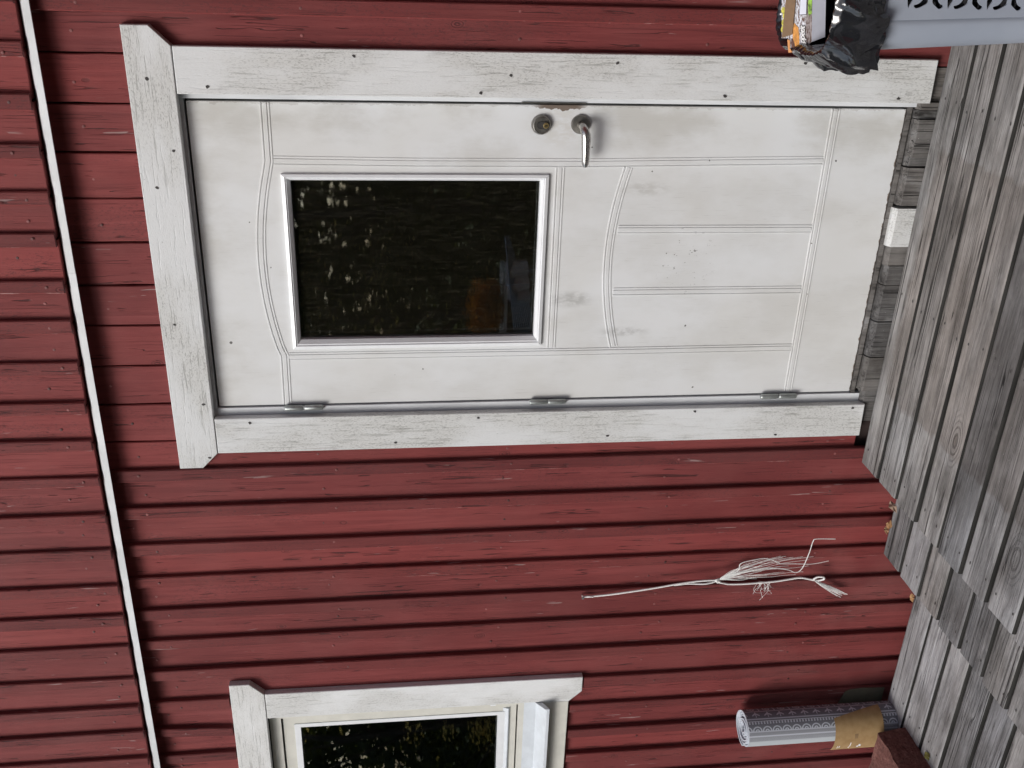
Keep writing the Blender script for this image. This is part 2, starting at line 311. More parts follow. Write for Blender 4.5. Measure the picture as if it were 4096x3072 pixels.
class MB:
    def __init__(s): s.V = []; s.F = []; s.k = []
    def add(s, V, F, k=0):
        n = len(s.V); s.V += [tuple(v) for v in V]; s.F += [tuple(i + n for i in f) for f in F]; s.k += [k] * len(F); return s
    def box(s, x0, x1, y0, y1, z0, z1, k=0, c=0.0):
        if c:
            pts = [(x0 + c, y0), (x1 - c, y0), (x1, y0 + c), (x1, y1), (x0, y1), (x0, y0 + c)]
            n = len(pts); V = [(x, y, z0) for x, y in pts] + [(x, y, z1) for x, y in pts]
            F = [(i, (i + 1) % n, (i + 1) % n + n, i + n) for i in range(n)] + [tuple(range(n - 1, -1, -1)), tuple(range(n, 2 * n))]
            return s.add(V, F, k)
        V = [(x, y, z) for z in (z0, z1) for y in (y0, y1) for x in (x0, x1)]
        return s.add(V, [(0, 2, 3, 1), (4, 5, 7, 6), (0, 1, 5, 4), (2, 6, 7, 3), (0, 4, 6, 2), (1, 3, 7, 5)], k)
    def ring(s, x0, x1, z0, z1, a0, a1, b0, b1, yf, yb, k=0):   # rectangular frame with a hole a0..a1 x b0..b1
        o = [(x0, z0), (x1, z0), (x1, z1), (x0, z1)]; h = [(a0, b0), (a1, b0), (a1, b1), (a0, b1)]
        V = [(x, y, z) for y in (yf, yb) for (x, z) in o + h]; F = []
        for i in range(4):
            j = (i + 1) % 4
            F += [(i, j, j + 4, i + 4), (i + 8, i + 12, j + 12, j + 8), (i, i + 8, j + 8, j), (i + 4, j + 4, j + 12, i + 12)]
        return s.add(V, F, k)
    def prism(s, pts, y0, y1, k=0):                             # outline in X,Z extruded in Y
        n = len(pts); V = [(x, y0, z) for x, z in pts] + [(x, y1, z) for x, z in pts]
        return s.add(V, [tuple(range(n)), tuple(range(2 * n - 1, n - 1, -1))] + [(i, i + n, (i + 1) % n + n, (i + 1) % n) for i in range(n)], k)
    def tube(s, P, rad, n=8, k=0, cap=True):
        P = [Vector(p) for p in P]; rad = rad if isinstance(rad, (list, tuple)) else [rad] * len(P)
        V = []; F = []; ref = None
        for i, p in enumerate(P):
            t = (P[min(i + 1, len(P) - 1)] - P[max(i - 1, 0)]).normalized()
            if ref is None: ref = t.orthogonal().normalized()
            ref = (ref - t * ref.dot(t)).normalized(); b = t.cross(ref)
            for j in range(n):
                a = 2 * math.pi * j / n; V.append(p + (ref * math.cos(a) + b * math.sin(a)) * rad[i])
        for i in range(len(P) - 1):
            for j in range(n): F.append((i * n + j, i * n + (j + 1) % n, (i + 1) * n + (j + 1) % n, (i + 1) * n + j))
        if cap: F += [tuple(range(n - 1, -1, -1)), tuple(range((len(P) - 1) * n, len(P) * n))]
        return s.add(V, F, k)
    def lathe(s, prof, c, axis='Y', n=28, k=0):                  # profile (radius, offset) turned about an axis through c
        V = []; F = []
        for r, h in prof:
            for j in range(n):
                a = 2 * math.pi * j / n
                V.append((c[0] + r * math.cos(a), c[1] + h, c[2] + r * math.sin(a)) if axis == 'Y' else (c[0] + r * math.cos(a), c[1] + r * math.sin(a), c[2] + h))
        for i in range(len(prof) - 1):
            for j in range(n): F.append((i * n + j, i * n + (j + 1) % n, (i + 1) * n + (j + 1) % n, (i + 1) * n + j))
        F += [tuple(range(n)), tuple(range((len(prof) - 1) * n, len(prof) * n))]
        return s.add(V, F, k)
    def out(s, name, mat, parent=None, smooth=False, mats=None, loc=None):
        return mesh(name, s.V, s.F, mat, parent, smooth, mats, s.k if mats else None, loc)
def autosmooth(o, ang=35):
    for p in o.data.polygons: p.use_smooth = True
    try: o.data.set_sharp_from_angle(angle=R(ang))
    except Exception: pass
    return o

def board(name, x0, x1, z0, z1, yf, yb, mat, parent, ch=0.003, tilt=0.0, ends=(0, 0), jit=0.0012, segs=4):
    """upright board: chamfered front edges, slightly wandering sides"""
    cx = (x0 + x1) / 2; V = []; F = []
    for i in range(segs + 1):
        t = i / segs; z = z0 + (z1 - z0) * t
        a = x0 + rnd.uniform(-jit, jit); b = x1 + rnd.uniform(-jit, jit); f = yf + rnd.uniform(-jit, jit) * 0.6
        if tilt: a += tilt * (z - (z0 + z1) / 2); b += tilt * (z - (z0 + z1) / 2)
        V += [(a + ch, f, z), (b - ch, f, z), (b, f + ch, z), (b, yb, z), (a, yb, z), (a, f + ch, z)]
    for i in range(segs):
        for j in range(6): F.append((i * 6 + j, i * 6 + (j + 1) % 6, (i + 1) * 6 + (j + 1) % 6, (i + 1) * 6 + j))
    k = [1 if j == 5 else 0 for i in range(segs) for j in range(6)] + [0, 0]
    F += [tuple(range(5, -1, -1)), tuple(range(segs * 6, segs * 6 + 6))]
    return mesh(name, V, F, None, parent, mats=[mat, M['pale_arris'] if name == 'batten' else mat], fm=k, loc=(cx, yf, (z0 + z1) / 2))

def sweep(path, prof, y, closed=False):
    """moulding: profile (across, height towards the viewer) swept along an X,Z path on plane y"""
    V = []; F = []; n = len(prof); m = len(path)
    for i in range(m):
        a = Vector(path[max(i - 1, 0)]) ; b = Vector(path[i]); c = Vector(path[min(i + 1, m - 1)])
        d0 = (b - a).normalized() if i > 0 else (c - b).normalized(); d1 = (c - b).normalized() if i < m - 1 else d0
        t = (d0 + d1).normalized(); nn = Vector((-t.y, t.x)); k = 1 / max(0.4, nn.dot(Vector((-d0.y, d0.x))))
        for s_, h in prof: V.append((b.x + nn.x * s_ * k, y - h, b.y + nn.y * s_ * k))
    for i in range(m - 1):
        for j in range(n - 1): F.append((i * n + j, i * n + j + 1, (i + 1) * n + j + 1, (i + 1) * n + j))
    F += [tuple(range(n)), tuple(range((m - 1) * n, m * n))]
    return V, F

# ================================================================== GROUND
gm = NT('grass'); gp = gm.pos(); gc = gm.ramp(gm.noise(gp, 4, 5), [(0.3, (0.025, 0.040, 0.014)), (0.7, (0.07, 0.085, 0.03))]); gm.bump(gm.noise(gp, 60, 3), 0.8, 0.05); gm.fin(gc, 0.9, spec=0.1)
V = []; F = []; NG = 40
for i in range(NG + 1):
    for j in range(NG + 1):
        x = -120 + 240 * i / NG; y = -120 + 240 * j / NG
        V.append((x, y, -0.75 + 0.15 * mnoise.noise((x * 0.05, y * 0.05, 0))))
for i in range(NG):
    for j in range(NG): F.append((i * (NG + 1) + j, (i + 1) * (NG + 1) + j, (i + 1) * (NG + 1) + j + 1, i * (NG + 1) + j + 1))
tag(mesh('lawn', V, F, gm.m, smooth=True), kind='structure')

# ================================================================== HOUSE
house = tag(empty('house', (-1.5, 0.3, -0.7)), 'red timber house wall with white framed door and window above a grey deck', 'house')
YB, YT = 0.024, 0.0045            # front of base boards and of battens, lower storey
UB, UT = -0.013, -0.030          # the same, upper storey
FZ = 2.4850                       # lower ends of the upper boards
# carcass behind the cladding, openings left free
wall = MB()
wall.box(-0.452, 2.4, 0.05, 0.16, -0.75, 2.6).box(-2.62, -1.414, 0.05, 0.16, -0.75, 2.6).box(-6.0, -3.60, 0.05, 0.16, -0.75, 2.6)
wall.box(-1.414, -0.452, 0.05, 0.16, 2.13, 2.6).box(-1.414, -0.452, 0.05, 0.16, -0.75, 0.02).box(-3.60, -2.62, 0.05, 0.16, 2.07, 2.6).box(-3.60, -2.62, 0.05, 0.16, -0.75, 1.06)
wall_o = wall.out('wall', M['darkwood'], house)
up_o = MB().box(-6.0, 2.4, 0.034, 0.16, 2.602, 4.3).out('upper_wall', M['darkwood'], house)
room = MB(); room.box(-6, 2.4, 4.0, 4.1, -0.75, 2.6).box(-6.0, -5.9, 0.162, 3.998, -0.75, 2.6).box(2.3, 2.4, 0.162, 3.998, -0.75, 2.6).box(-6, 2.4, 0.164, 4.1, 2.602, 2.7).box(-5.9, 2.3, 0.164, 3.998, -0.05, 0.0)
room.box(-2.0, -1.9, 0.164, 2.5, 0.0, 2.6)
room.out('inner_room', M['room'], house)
rf = MB().prism([(-6.6, 4.30), (3.0, 4.30), (3.0, 4.42), (-6.6, 4.42)], -0.35, 4.3); rf.out('roof', M['rubber'], house)

# added wing, unseen right of the frame, blocks sky light to darken that side
wg = MB().box(1.30, 1.42, -3.2, -0.02, -0.75, 4.28).out('sky_blocking_wing', M['darkwood'], house)
for i in range(24):
    V_ = MB().box(1.277, 1.2985, -0.035 - 0.130 * (i + 1), -0.039 - 0.130 * i, -0.70, 4.26); V_.out('board', M['red'], wg)
# --- lower cladding
bat = [(-0.2552, -0.2140)]
while bat[0][1] < 2.2: bat.insert(0, (bat[0][0] + 0.128, bat[0][1] + 0.128))
rs = [-1.587, -1.7256, -1.8652, -1.9938, -2.1263, -2.2553, -2.3894, -2.5286, -2.660, -2.7844, -2.9087]
wd = [0.0435, 0.041, 0.0434, 0.0413, 0.044, 0.040, 0.043, 0.050, 0.0385, 0.041, 0.042]
bat += [(r - w_, r) for r, w_ in zip(rs, wd)]
while bat[-1][0] > -5.6: bat.append((bat[-1][0] - 0.130, bat[-1][1] - 0.130))
gaps = [(a + b) / 2 for a, b in bat if b > -0.3] + [-0.3563, -0.4828, -0.6101, -0.736, -0.8613, -0.9868, -1.1107, -1.2393, -1.3677, -1.4952] + [(a + b) / 2 for a, b in bat if b < -1.5]
LOW = -0.62
def clad(a, b, top=2.462):
    """one base board from x=a to x=b, cut where an opening is"""
    g = 0.0025; x0, x1 = a + g, b - g
    if x1 < -1.50 or x0 > -0.36:
        if x0 > -2.60 or x1 < -3.62: spans = [(LOW, top)]
        elif x1 > -2.62: spans = [(LOW, top)]
        else: spans = [(LOW, 0.975), (2.10, top)]
    elif x0 < -1.45 or x1 > -0.40: spans = [(0.04, top)]
    else: spans = [(2.15, top)]
    for lim, side in ((-0.44, 0), (-1.43, 1)):
        if x0 < lim < x1:
            board('board', x0, x1, 2.1505, top, YB, 0.046, M['red'], wall_o, 0.0025)
            board('board', lim if side == 0 else x0, x1 if side == 0 else lim, 0.04, 2.1495, YB, 0.046, M['red'], wall_o, 0.0025); return
    for z0, z1 in spans:
        if x0 < -2.60 < x1 and z1 > 1.5 and z0 < 1.5:
            board('board', x0, x1, LOW, 0.97, YB, 0.046, M['red'], wall_o, 0.0025); board('board', x0, x1, 2.10, z1, YB, 0.046, M['red'], wall_o, 0.0025)
            board('board', -2.60, x1, 0.9705, 2.0995, YB, 0.046, M['red'], wall_o, 0.0025); continue
        board('board', x0, x1, z0, z1, YB + rnd.uniform(-0.0015, 0.0015), 0.046, M['red'], wall_o, 0.0025)
for a, b in zip(gaps[1:], gaps[:-1]): clad(a, b)
for (a, b) in bat:
    if -2.62 < a < -2.4: sp = [(LOW, 2.455)] if a > -2.5 else [(LOW, 0.905), (2.185, 2.455)]
    elif -3.62 < b < -2.5: sp = [(LOW, 0.955), (2.185, 2.455)]
    else: sp = [(LOW, 2.455)]
    if -2.52 < a < -2.46 or -2.60 < a < -2.55: sp = [(LOW, 0.910), (2.185, 2.455)]
    for z0, z1 in sp:
        tl = 0.055 if (z0 > 2 and -2.72 < a < -2.64) else rnd.uniform(-0.0007, 0.0007)
        board('batten', a, b, z0, z1, YT + rnd.uniform(-0.0015, 0.0015), YB - 0.002, M['redb'], wall_o, 0.003, tl)
# --- upper cladding
ur = [-0.3292, -0.4573, -0.5864, -0.7118, -0.8283, -0.964, -1.0821, -1.2148, -1.3455, -1.4725, -1.6021, -1.7402, -1.874, -2.014, -2.1374, -2.2674, -2.4072, -2.5345, -2.6514, -2.7793]
ul = [-0.3683, -0.4982, -0.6259, -0.7512, -0.8692, -1.0014, -1.1245, -1.257, -1.3853, -1.5117, -1.6364, -1.7766, -1.9132, -2.0533, -2.1819, -2.3109, -2.4442, -2.5711, -2.688, -2.818]
ub = [(a * 0.9896, b * 0.9896) for a, b in zip(ul, ur)]
while ub[0][1] < 2.2: ub.insert(0, (ub[0][0] + 0.127, ub[0][1] + 0.127))
while ub[-1][0] > -5.6: ub.append((ub[-1][0] - 0.1285, ub[-1][1] - 0.1285))
uc = [(a + b) / 2 for a, b in ub]
for a, b in zip(uc[1:], uc[:-1]):
    board('board', a + 0.0025, b - 0.0025, FZ + rnd.uniform(-0.002, 0.002), 4.28, UB + rnd.uniform(-0.0012, 0.0012), 0.032, M['red'], up_o, 0.0025)
for a, b in ub:
    board('batten', a, b, FZ - 0.002 + rnd.uniform(-0.002, 0.002), 4.28, UT + rnd.uniform(-0.0015, 0.0015), UB - 0.002, M['redb'], up_o, 0.003, rnd.uniform(-0.0006, 0.0006))
# --- nail heads (too small to pick apart)
nl = MB()
def nailhead(x, y, z, r=0.0042, h=0.0016):
    nl.lathe([(r, 0.0), (r, -h * 0.6), (r * 0.6, -h)], (x, y, z), n=8)
for rows, bl, yb_, bc in (((0.10, 0.66, 1.22, 1.78, 2.36), bat, (YT, YB), gaps), ((2.535, 3.08, 3.6), ub, (UT, UB), uc)):
    for z in rows:
        for a, b in bl:
            if b < -3.3 or a > 0.6 or (-3.6 < b < -2.46 and 0.9 < z < 2.2): continue
            nailhead((a + b) / 2 + rnd.uniform(-0.008, 0.008), yb_[0], z + rnd.uniform(-0.02, 0.02))
        for a, b in zip(bc[1:], bc[:-1]):
            m_ = (a + b) / 2
            if m_ < -3.3 or m_ > 0.6 or (-1.53 < m_ < -0.33 and z < 2.25) or (-3.6 < m_ < -2.46 and 0.9 < z < 2.2): continue
            nailhead(m_ + rnd.uniform(-0.015, 0.015), yb_[1], z + 0.03 + rnd.uniform(-0.03, 0.03))
tag(nl.out('nail_heads', M['nail'], house), kind='stuff')
# --- sheet metal drip flashing between the storeys, in lapped lengths
for i, (a, b) in enumerate(((-6.0, -2.78), (-2.79, -0.935), (-0.945, 2.4))):
    o = 0.001 if i == 1 else 0.0
    pf = [(0.020, 2.4850), (-0.0195 - o, 2.4660), (-0.0225 - o, 2.4640), (-0.0235 - o, 2.4470 - o), (-0.0215, 2.4460), (-0.0195, 2.4620), (0.020, 2.4820)]
    n = len(pf); V = [(a, y, z) for y, z in pf] + [(b, y, z) for y, z in pf]
    mesh('flashing', V, [(j, (j + 1) % n, (j + 1) % n + n, j + n) for j in range(n)] + [tuple(range(n)), tuple(range(n, 2 * n))], M['flash'], house)
# dark board behind the flashing, closing the joint
MB().box(-6, 2.4, 0.0335, 0.049, 2.4635, 2.60).out('joint_board', M['black'], house)

# ================================================================== DOOR
LX0, LX1, LZ0, LZ1, LY = -1.385, -0.4755, 0.0905, 2.1115, 0.035
GX0, GX1, GZ0, GZ1 = -1.178, -0.678, 1.140, 1.866
leaf = MB().ring(LX0, LX1, LZ0, LZ1, GX0, GX1, GZ0, GZ1, LY, LY + 0.05)
door = leaf.out('door', M['door'], house); door['label'] = 'grimy white panelled front door with a glass pane and lever handle'
# frame
fr = MB(); fr.box(-0.4675, -0.40, 0.027, 0.12, 0.045, 2.14).box(-1.47, -1.3895, 0.0275, 0.12, 0.045, 2.14).box(-1.389, -0.468, 0.0275, 0.12, 2.1175, 2.16)
fr.box(-1.389, -0.468, 0.062, 0.075, 2.098, 2.117)
fr.out('door_frame', M['frame'], door)
MB().box(-0.4745, -0.4685, 0.055, 0.066, 0.09, 2.116).box(-1.3885, -1.3865, 0.055, 0.066, 0.09, 2.116).box(-1.3885, -0.4685, 0.050, 0.0615, 2.1125, 2.1165).out('weatherstrip', M['rubber'], door)
th = MB().box(-1.389, -0.468, 0.030, 0.12, 0.074, 0.0865, c=0.002); th.out('threshold', M['greyz'], door)
MB().box(-1.40, -0.455, 0.050, 0.11, 0.03, 0.062).out('threshold_joist', M['brownwood'], door)
# casing boards
def casing(pts, mat, par, y0=0.0, y1=0.0235):
    cx = sum(p[0] for p in pts) / len(pts); cz = sum(p[1] for p in pts) / len(pts)
    m_ = MB(); m_.prism(pts, y0, y1); o = mesh('casing', m_.V, m_.F, mat, par, loc=(cx, y0, cz))
    bm = bmesh.new(); bm.from_mesh(o.data)
    es = [e for e in bm.edges if all(abs(v.co.y) < 1e-5 for v in e.verts)]
    bmesh.ops.bevel(bm, geom=es, offset=0.0018, segments=1, affect='EDGES'); bm.to_mesh(o.data); bm.free(); return o
casing([(-0.4525, 0.040), (-0.3333, 0.0425), (-0.3328, 2.1245), (-0.4525, 2.1245)], M['wz'], door)
casing([(-1.535, 0.041), (-1.418, 0.0445), (-1.4115, 2.1245), (-1.5315, 2.1245)], M['wz'], door)
casing([(-1.5315, 2.1265), (-0.3327, 2.1265), (-0.2834, 2.1775), (-0.2834, 2.246), (-1.5814, 2.2440), (-1.5814, 2.1742)], M['wx'], door, -0.001)
# glazing
bd = MB()
O = [(-1.1985, 1.1275), (-0.6685, 1.1275), (-0.6685, 1.8785), (-1.1985, 1.8785)]; I = [(-1.1665, 1.1530), (-0.6875, 1.1530), (-0.6875, 1.8535), (-1.1665, 1.8535)]
I = [(-1.1690, 1.1515), (-0.6880, 1.1515), (-0.6880, 1.8545), (-1.1690, 1.8545)]
def lerp2(a, b, t): return (a[0] + (b[0] - a[0]) * t, a[1] + (b[1] - a[1]) * t)
prof = [(0.0, LY), (0.04, LY - 0.009), (0.42, LY - 0.012), (0.50, LY - 0.0085), (0.62, LY - 0.0085), (0.98, LY + 0.002), (1.0, LY + 0.022)]
names = []
for i in range(4):
    j = (i + 1) % 4; m_ = MB(); V = []
    for t, y in prof:
        p = lerp2(O[i], I[i], t); q = lerp2(O[j], I[j], t); e = 0.0004
        d = Vector((q[0] - p[0], q[1] - p[1])).normalized() * e
        V += [(p[0] + d.x, y, p[1] + d.y), (q[0] - d.x, y, q[1] - d.y)]
    k = len(prof); F = [(2 * a, 2 * a + 1, 2 * a + 3, 2 * a + 2) for a in range(k - 1)] + [(2 * k - 2, 2 * k - 1, 1, 0)]
    F += [tuple(range(0, 2 * k, 2)), tuple(range(1, 2 * k, 2))]
    mesh('glazing_bead', V, F, M['bead'], door)
MB().box(-1.175, -0.681, LY + 0.016, LY + 0.020, 1.145, 1.861).out('pane', M['rglass'], door)
MB().box(-1.175, -0.681, LY + 0.036, LY + 0.040, 1.145, 1.861).out('pane', M['glass'], door)
# routed mouldings
pf = [(-0.0135, 0.0), (-0.0125, 0.0036), (-0.0095, 0.0036), (-0.0085, 0.0003), (-0.0060, 0.0003), (-0.0050, 0.0040), (0.0050, 0.0040), (0.0062, 0.0006), (0.0085, 0.0006), (0.0095, 0.0030), (0.0125, 0.0030), (0.0135, 0.0)]
def arch(x0, x1, zs, rise, n=26):
    return [(x0 + (x1 - x0) * i / n, zs + rise * (1 - (2 * i / n - 1) ** 2)) for i in range(n + 1)]
def mould(path, extra=0.0):
    V, F = sweep(path, [(a, h * 0.68) for a, h in pf], LY + 0.0002); mesh('moulding', V, F, M['door'], door)
AX0, AX1 = -0.633, -1.2235
mould([(LX1 - 0.001, 1.9085), (-0.636, 1.9095)] + arch(-0.640, -1.2165, 1.9095, 0.0395)[1:-1] + [(-1.2205, 1.9055), (LX0 + 0.001, 1.9075)])
mould([(AX0, 1.895), (AX0 - 0.004, 1.50), (AX0 - 0.003, 1.0), (AX0 + 0.008, 0.317)])
mould([(AX1, 0.317), (AX1 - 0.002, 1.0), (AX1, 1.892)])
mould([(-0.649, 1.0965), (-1.209, 1.0955)])
mould(arch(-0.647, -1.209, 0.8975, 0.040))
mould([(-0.832, 0.317), (-0.832, 0.913)]); mould([(-1.0275, 0.913), (-1.0275, 0.317)])
mould([(LX1 - 0.001, 0.3025), (LX0 + 0.001, 0.3025)])
# hinges
for z0, z1 in ((1.7990, 1.9165), (1.0405, 1.1570), (0.2765, 0.3980)):
    h = MB(); zc = (z0 + z1) / 2; c = (-1.3905, 0.0215)
    for a, b in ((z0, zc - 0.0012), (zc + 0.0012, z1)):
        h.lathe([(0.0055, a), (0.0075, a + 0.002), (0.0085, a + 0.004), (0.0085, b - 0.004), (0.0075, b - 0.002), (0.0055, b)], (c[0], c[1], 0), 'Z', 14)
    h.lathe([(0.006, zc - 0.0013), (0.006, zc + 0.0013)], (c[0], c[1], 0), 'Z', 12)
    autosmooth(h.out('hinge', M['galv'], door), 40)
# lock cylinder
lk = MB(); LC = (-0.5283, LY, 1.1566)
lk.lathe([(0.0280, 0.0), (0.0280, -0.004), (0.0255, -0.011), (0.0235, -0.014), (0.0225, -0.0145), (0.0210, -0.0128)], LC, n=36)
lock = autosmooth(lk.out('lock', M['dull'], door), 40)
ov = MB(); ring = []
for i in range(24):
    a = 2 * math.pi * i / 24; ring.append((LC[0] + 0.0105 * math.cos(a), LC[2] - 0.004 + 0.0105 * math.sin(a) + (0.007 if math.sin(a) > 0 else -0.007)))
ov.prism(ring, LY - 0.0155, LY - 0.0120)
cy = ov.out('cylinder_plate', M['rubber'], door)
kb = MB(); kb.lathe([(0.0080, -0.0150), (0.0080, -0.0185), (0.0070, -0.0195)], (LC[0], LY, LC[2] - 0.0115), n=20); autosmooth(kb.out('key_barrel', M['brass'], door), 40)
MB().box(LC[0] - 0.0012, LC[0] + 0.0012, LY - 0.0202, LY - 0.0190, LC[2] - 0.016, LC[2] - 0.008).out('keyhole', M['black'], door)
# lever handle
hd = MB(); HC_ = (-0.5263, LY, 1.0458)
hd.lathe([(0.0265, 0.0), (0.0265, -0.006), (0.0245, -0.0085), (0.0105, -0.0095), (0.0100, -0.020), (0.0095, -0.030)], HC_, n=36)
autosmooth(hd.out('handle_rose', M['dull'], door), 40)
lv = MB(); P = []; rr_ = []
for i in range(9):
    a = i / 8 * math.pi / 2; P.append((HC_[0] - 0.022 * (1 - math.cos(a)), LY - 0.028 - 0.022 * math.sin(a), HC_[2] - 0.001 * i)); rr_.append(0.0092 + 0.0006 * i)
for i in range(1, 12):
    t = i / 11; P.append((HC_[0] - 0.022 - 0.088 * t, LY - 0.050 + 0.006 * t * t, HC_[2] - 0.009 - 0.004 * t)); rr_.append(0.0140 - 0.0040 * t if t < 0.9 else (0.0098 if t < 0.95 else 0.0060))
lv.tube(P, rr_, 18); autosmooth(lv.out('lever', M['steel'], door), 50)
# strike plate edge let into the frame
MB().box(-0.4690, -0.4660, 0.0225, 0.0268, 1.035, 1.215).out('strike_plate', M['dull'], door)
# skirt of short boards under the threshold
sk = MB().box(-1.50, -0.36, 0.040, 0.049, -0.40, 0.055).out('skirt_backing', M['black'], house)
def skirt(a, b, top, y, mat, ch=0.010):
    x0, x1 = a, b; V = []
    for z, yy in ((-0.25, y), (top - ch, y), (top, y + ch * 1.4), (top, 0.040), (-0.25, 0.040)): V += [(x0, yy, z), (x1, yy, z)]
    F = [(0, 1, 3, 2), (2, 3, 5, 4), (4, 5, 7, 6), (6, 7, 9, 8), (8, 9, 1, 0), (0, 2, 4, 6, 8), (1, 9, 7, 5, 3)]
    mesh('board', V, F, mat, sk, loc=((x0 + x1) / 2, y, 0))
for (b, a, top, y) in ((-0.4525, -0.4730, 0.071, 0.014), (-0.4745, -0.4985, 0.074, 0.017), (-0.500, -0.6085, 0.073, 0.006), (-0.6095, -0.636, 0.073, 0.014), (-0.6395, -0.7530, 0.0755, 0.006), (-0.8815, -0.9425, 0.076, 0.010), (-0.9435, -1.0050, 0.072, 0.006), (-1.0065, -1.1255, 0.074, 0.005), (-1.1300, -1.2495, 0.072, 0.006), (-1.2525, -1.3720, 0.074, 0.005), (-1.3740, -1.4140, 0.062, 0.010)):
    skirt(a, b, top - 0.005, y, M['greyz'])
wsk = skirt(-0.8805, -0.7615, 0.078, 0.004, M['wz'])
for (b, a) in ((-0.3580, -0.4505), (-1.4160, -1.4930)): skirt(a, b, 0.038, 0.026, M['greyz'], 0.002)
# nails in the casing
cn = MB()
for x, z in ((-0.4335, 2.045), (-0.3500, 1.665), (-0.4400, 1.330), (-0.3930, 1.250), (-0.3560, 0.960), (-0.4395, 0.650), (-0.4395, 0.140), (-0.3480, 0.430), (-0.415, 2.195), (-0.60, 2.15), (-0.70, 2.205), (-1.10, 2.205), (-1.36, 2.15), (-1.545, 2.15), (-1.4280, 2.02), (-1.5100, 1.58), (-1.4300, 1.32), (-1.5080, 0.90), (-1.4270, 0.62), (-1.5220, 0.335), (-1.4300, 0.085)):
    V = []; k = 7; yy = -0.0014
    pts = [(x + 0.0042 * rnd.uniform(0.6, 1.3) * math.cos(2 * math.pi * i / k), z + 0.0048 * rnd.uniform(0.6, 1.5) * math.sin(2 * math.pi * i / k)) for i in range(k)]
    cn.prism(pts, yy, 0.001)
tag(cn.out('casing_nails', M['rust'], door), kind='stuff')

# ================================================================== WINDOW
win = MB(); GY = 0.052
win.ring(-3.60, -2.615, 1.12, 2.058, -3.55, -2.665, 1.146, 2.018, 0.034, 0.13)
window = win.out('window', M['cream'], house); window['label'] = 'white framed window with dark reflecting glass and a metal sill'
WX = -2.672
sash = MB().ring(-3.55, WX + 0.004, 1.152, 2.012, -3.50, WX - 0.045, 1.216, 1.962, 0.042, 0.085); sash.out('sash', M['cream'], window)
b2 = MB(); o_ = (-3.50, WX - 0.044, 1.180, 1.964)
b2.ring(-3.52, WX - 0.030, 1.180, 1.972, -3.50, WX - 0.046, 1.222, 1.950, 0.039, 0.060); b2.out('glazing_bead', M['bead'], window)
V = [(-3.52, 0.036, 1.1795), (-2.685, 0.036, 1.1795), (-2.685, 0.034, 1.1835), (-3.52, 0.034, 1.1835), (-3.52, 0.0505, 1.2215), (-2.685, 0.0505, 1.2215), (-3.52, 0.0505, 1.1795), (-2.685, 0.0505, 1.1795)]
mesh('glazing_sill', V, [(0, 1, 2, 3), (3, 2, 5, 4), (4, 5, 7, 6), (6, 7, 1, 0), (0, 3, 4, 6), (1, 7, 5, 2)], M['sheet'], window)
MB().box(-3.515, -2.66, GY, GY + 0.004, 1.19, 1.968).out('pane', M['glass'], window)
MB().box(-3.515, -2.66, GY + 0.016, GY + 0.020, 1.19, 1.968).out('pane', M['glass'], window)
casing([(-2.6285, 2.0585), (-2.6285, 1.05), (-2.6335, 0.9635), (-2.587, 0.9155), (-2.5195, 0.9160), (-2.5145, 2.0595)], M['wwz'], window)
casing([(-3.80, 2.0610), (-2.5144, 2.0610), (-2.4651, 2.1092), (-2.4651, 2.1785), (-3.80, 2.1800)], M['wwx'], window, -0.001)
casing([(-3.62, 0.9625), (-2.6345, 0.9625), (-2.6300, 1.060), (-3.62, 1.060)], M['cream'], window, 0.002)
casing([(-3.72, 0.916), (-3.61, 0.964), (-3.61, 2.0585), (-3.72, 2.0585)], M['wwz'], window)
sl = [(0.060, 1.126), (0.0330, 1.1245), (0.0275, 1.080), (-0.036, 1.0505), (-0.037, 1.0405), (-0.0355, 1.0405), (-0.0345, 1.0490), (0.0285, 1.0785), (0.0345, 1.122), (0.060, 1.1235)]
n = len(sl); SX = -2.632; V = [(-3.62, y, z) for y, z in sl] + [(SX, y, z) for y, z in sl]
sill = mesh('sill', V, [(j, (j + 1) % n, (j + 1) % n + n, j + n) for j in range(n)] + [tuple(range(n)), tuple(range(n, 2 * n))], M['sheet'], window)
V = [(SX + 0.0005, y, z) for y, z in ((0.028, 1.120), (0.022, 1.098), (0.005, 1.092), (-0.037, 1.0560), (-0.037, 1.0405), (0.000, 1.0620), (0.028, 1.078))]; V += [(x + 0.0018, y, z) for x, y, z in V]; k = 7
mesh('sill_end', V, [tuple(range(k)), tuple(range(2 * k - 1, k - 1, -1))] + [(i, (i + 1) % k, (i + 1) % k + k, i + k) for i in range(k)], M['sheet'], window)
tp = MB().box(-2.660, -2.640, 0.0285, 0.030, 1.232, 1.252); tp.prism([(-2.693, 1.236), (-2.670, 1.234), (-2.668, 1.249), (-2.680, 1.246), (-2.690, 1.252)], 0.0485, 0.0500); tp.out('paper_scrap', M['bead'], window)

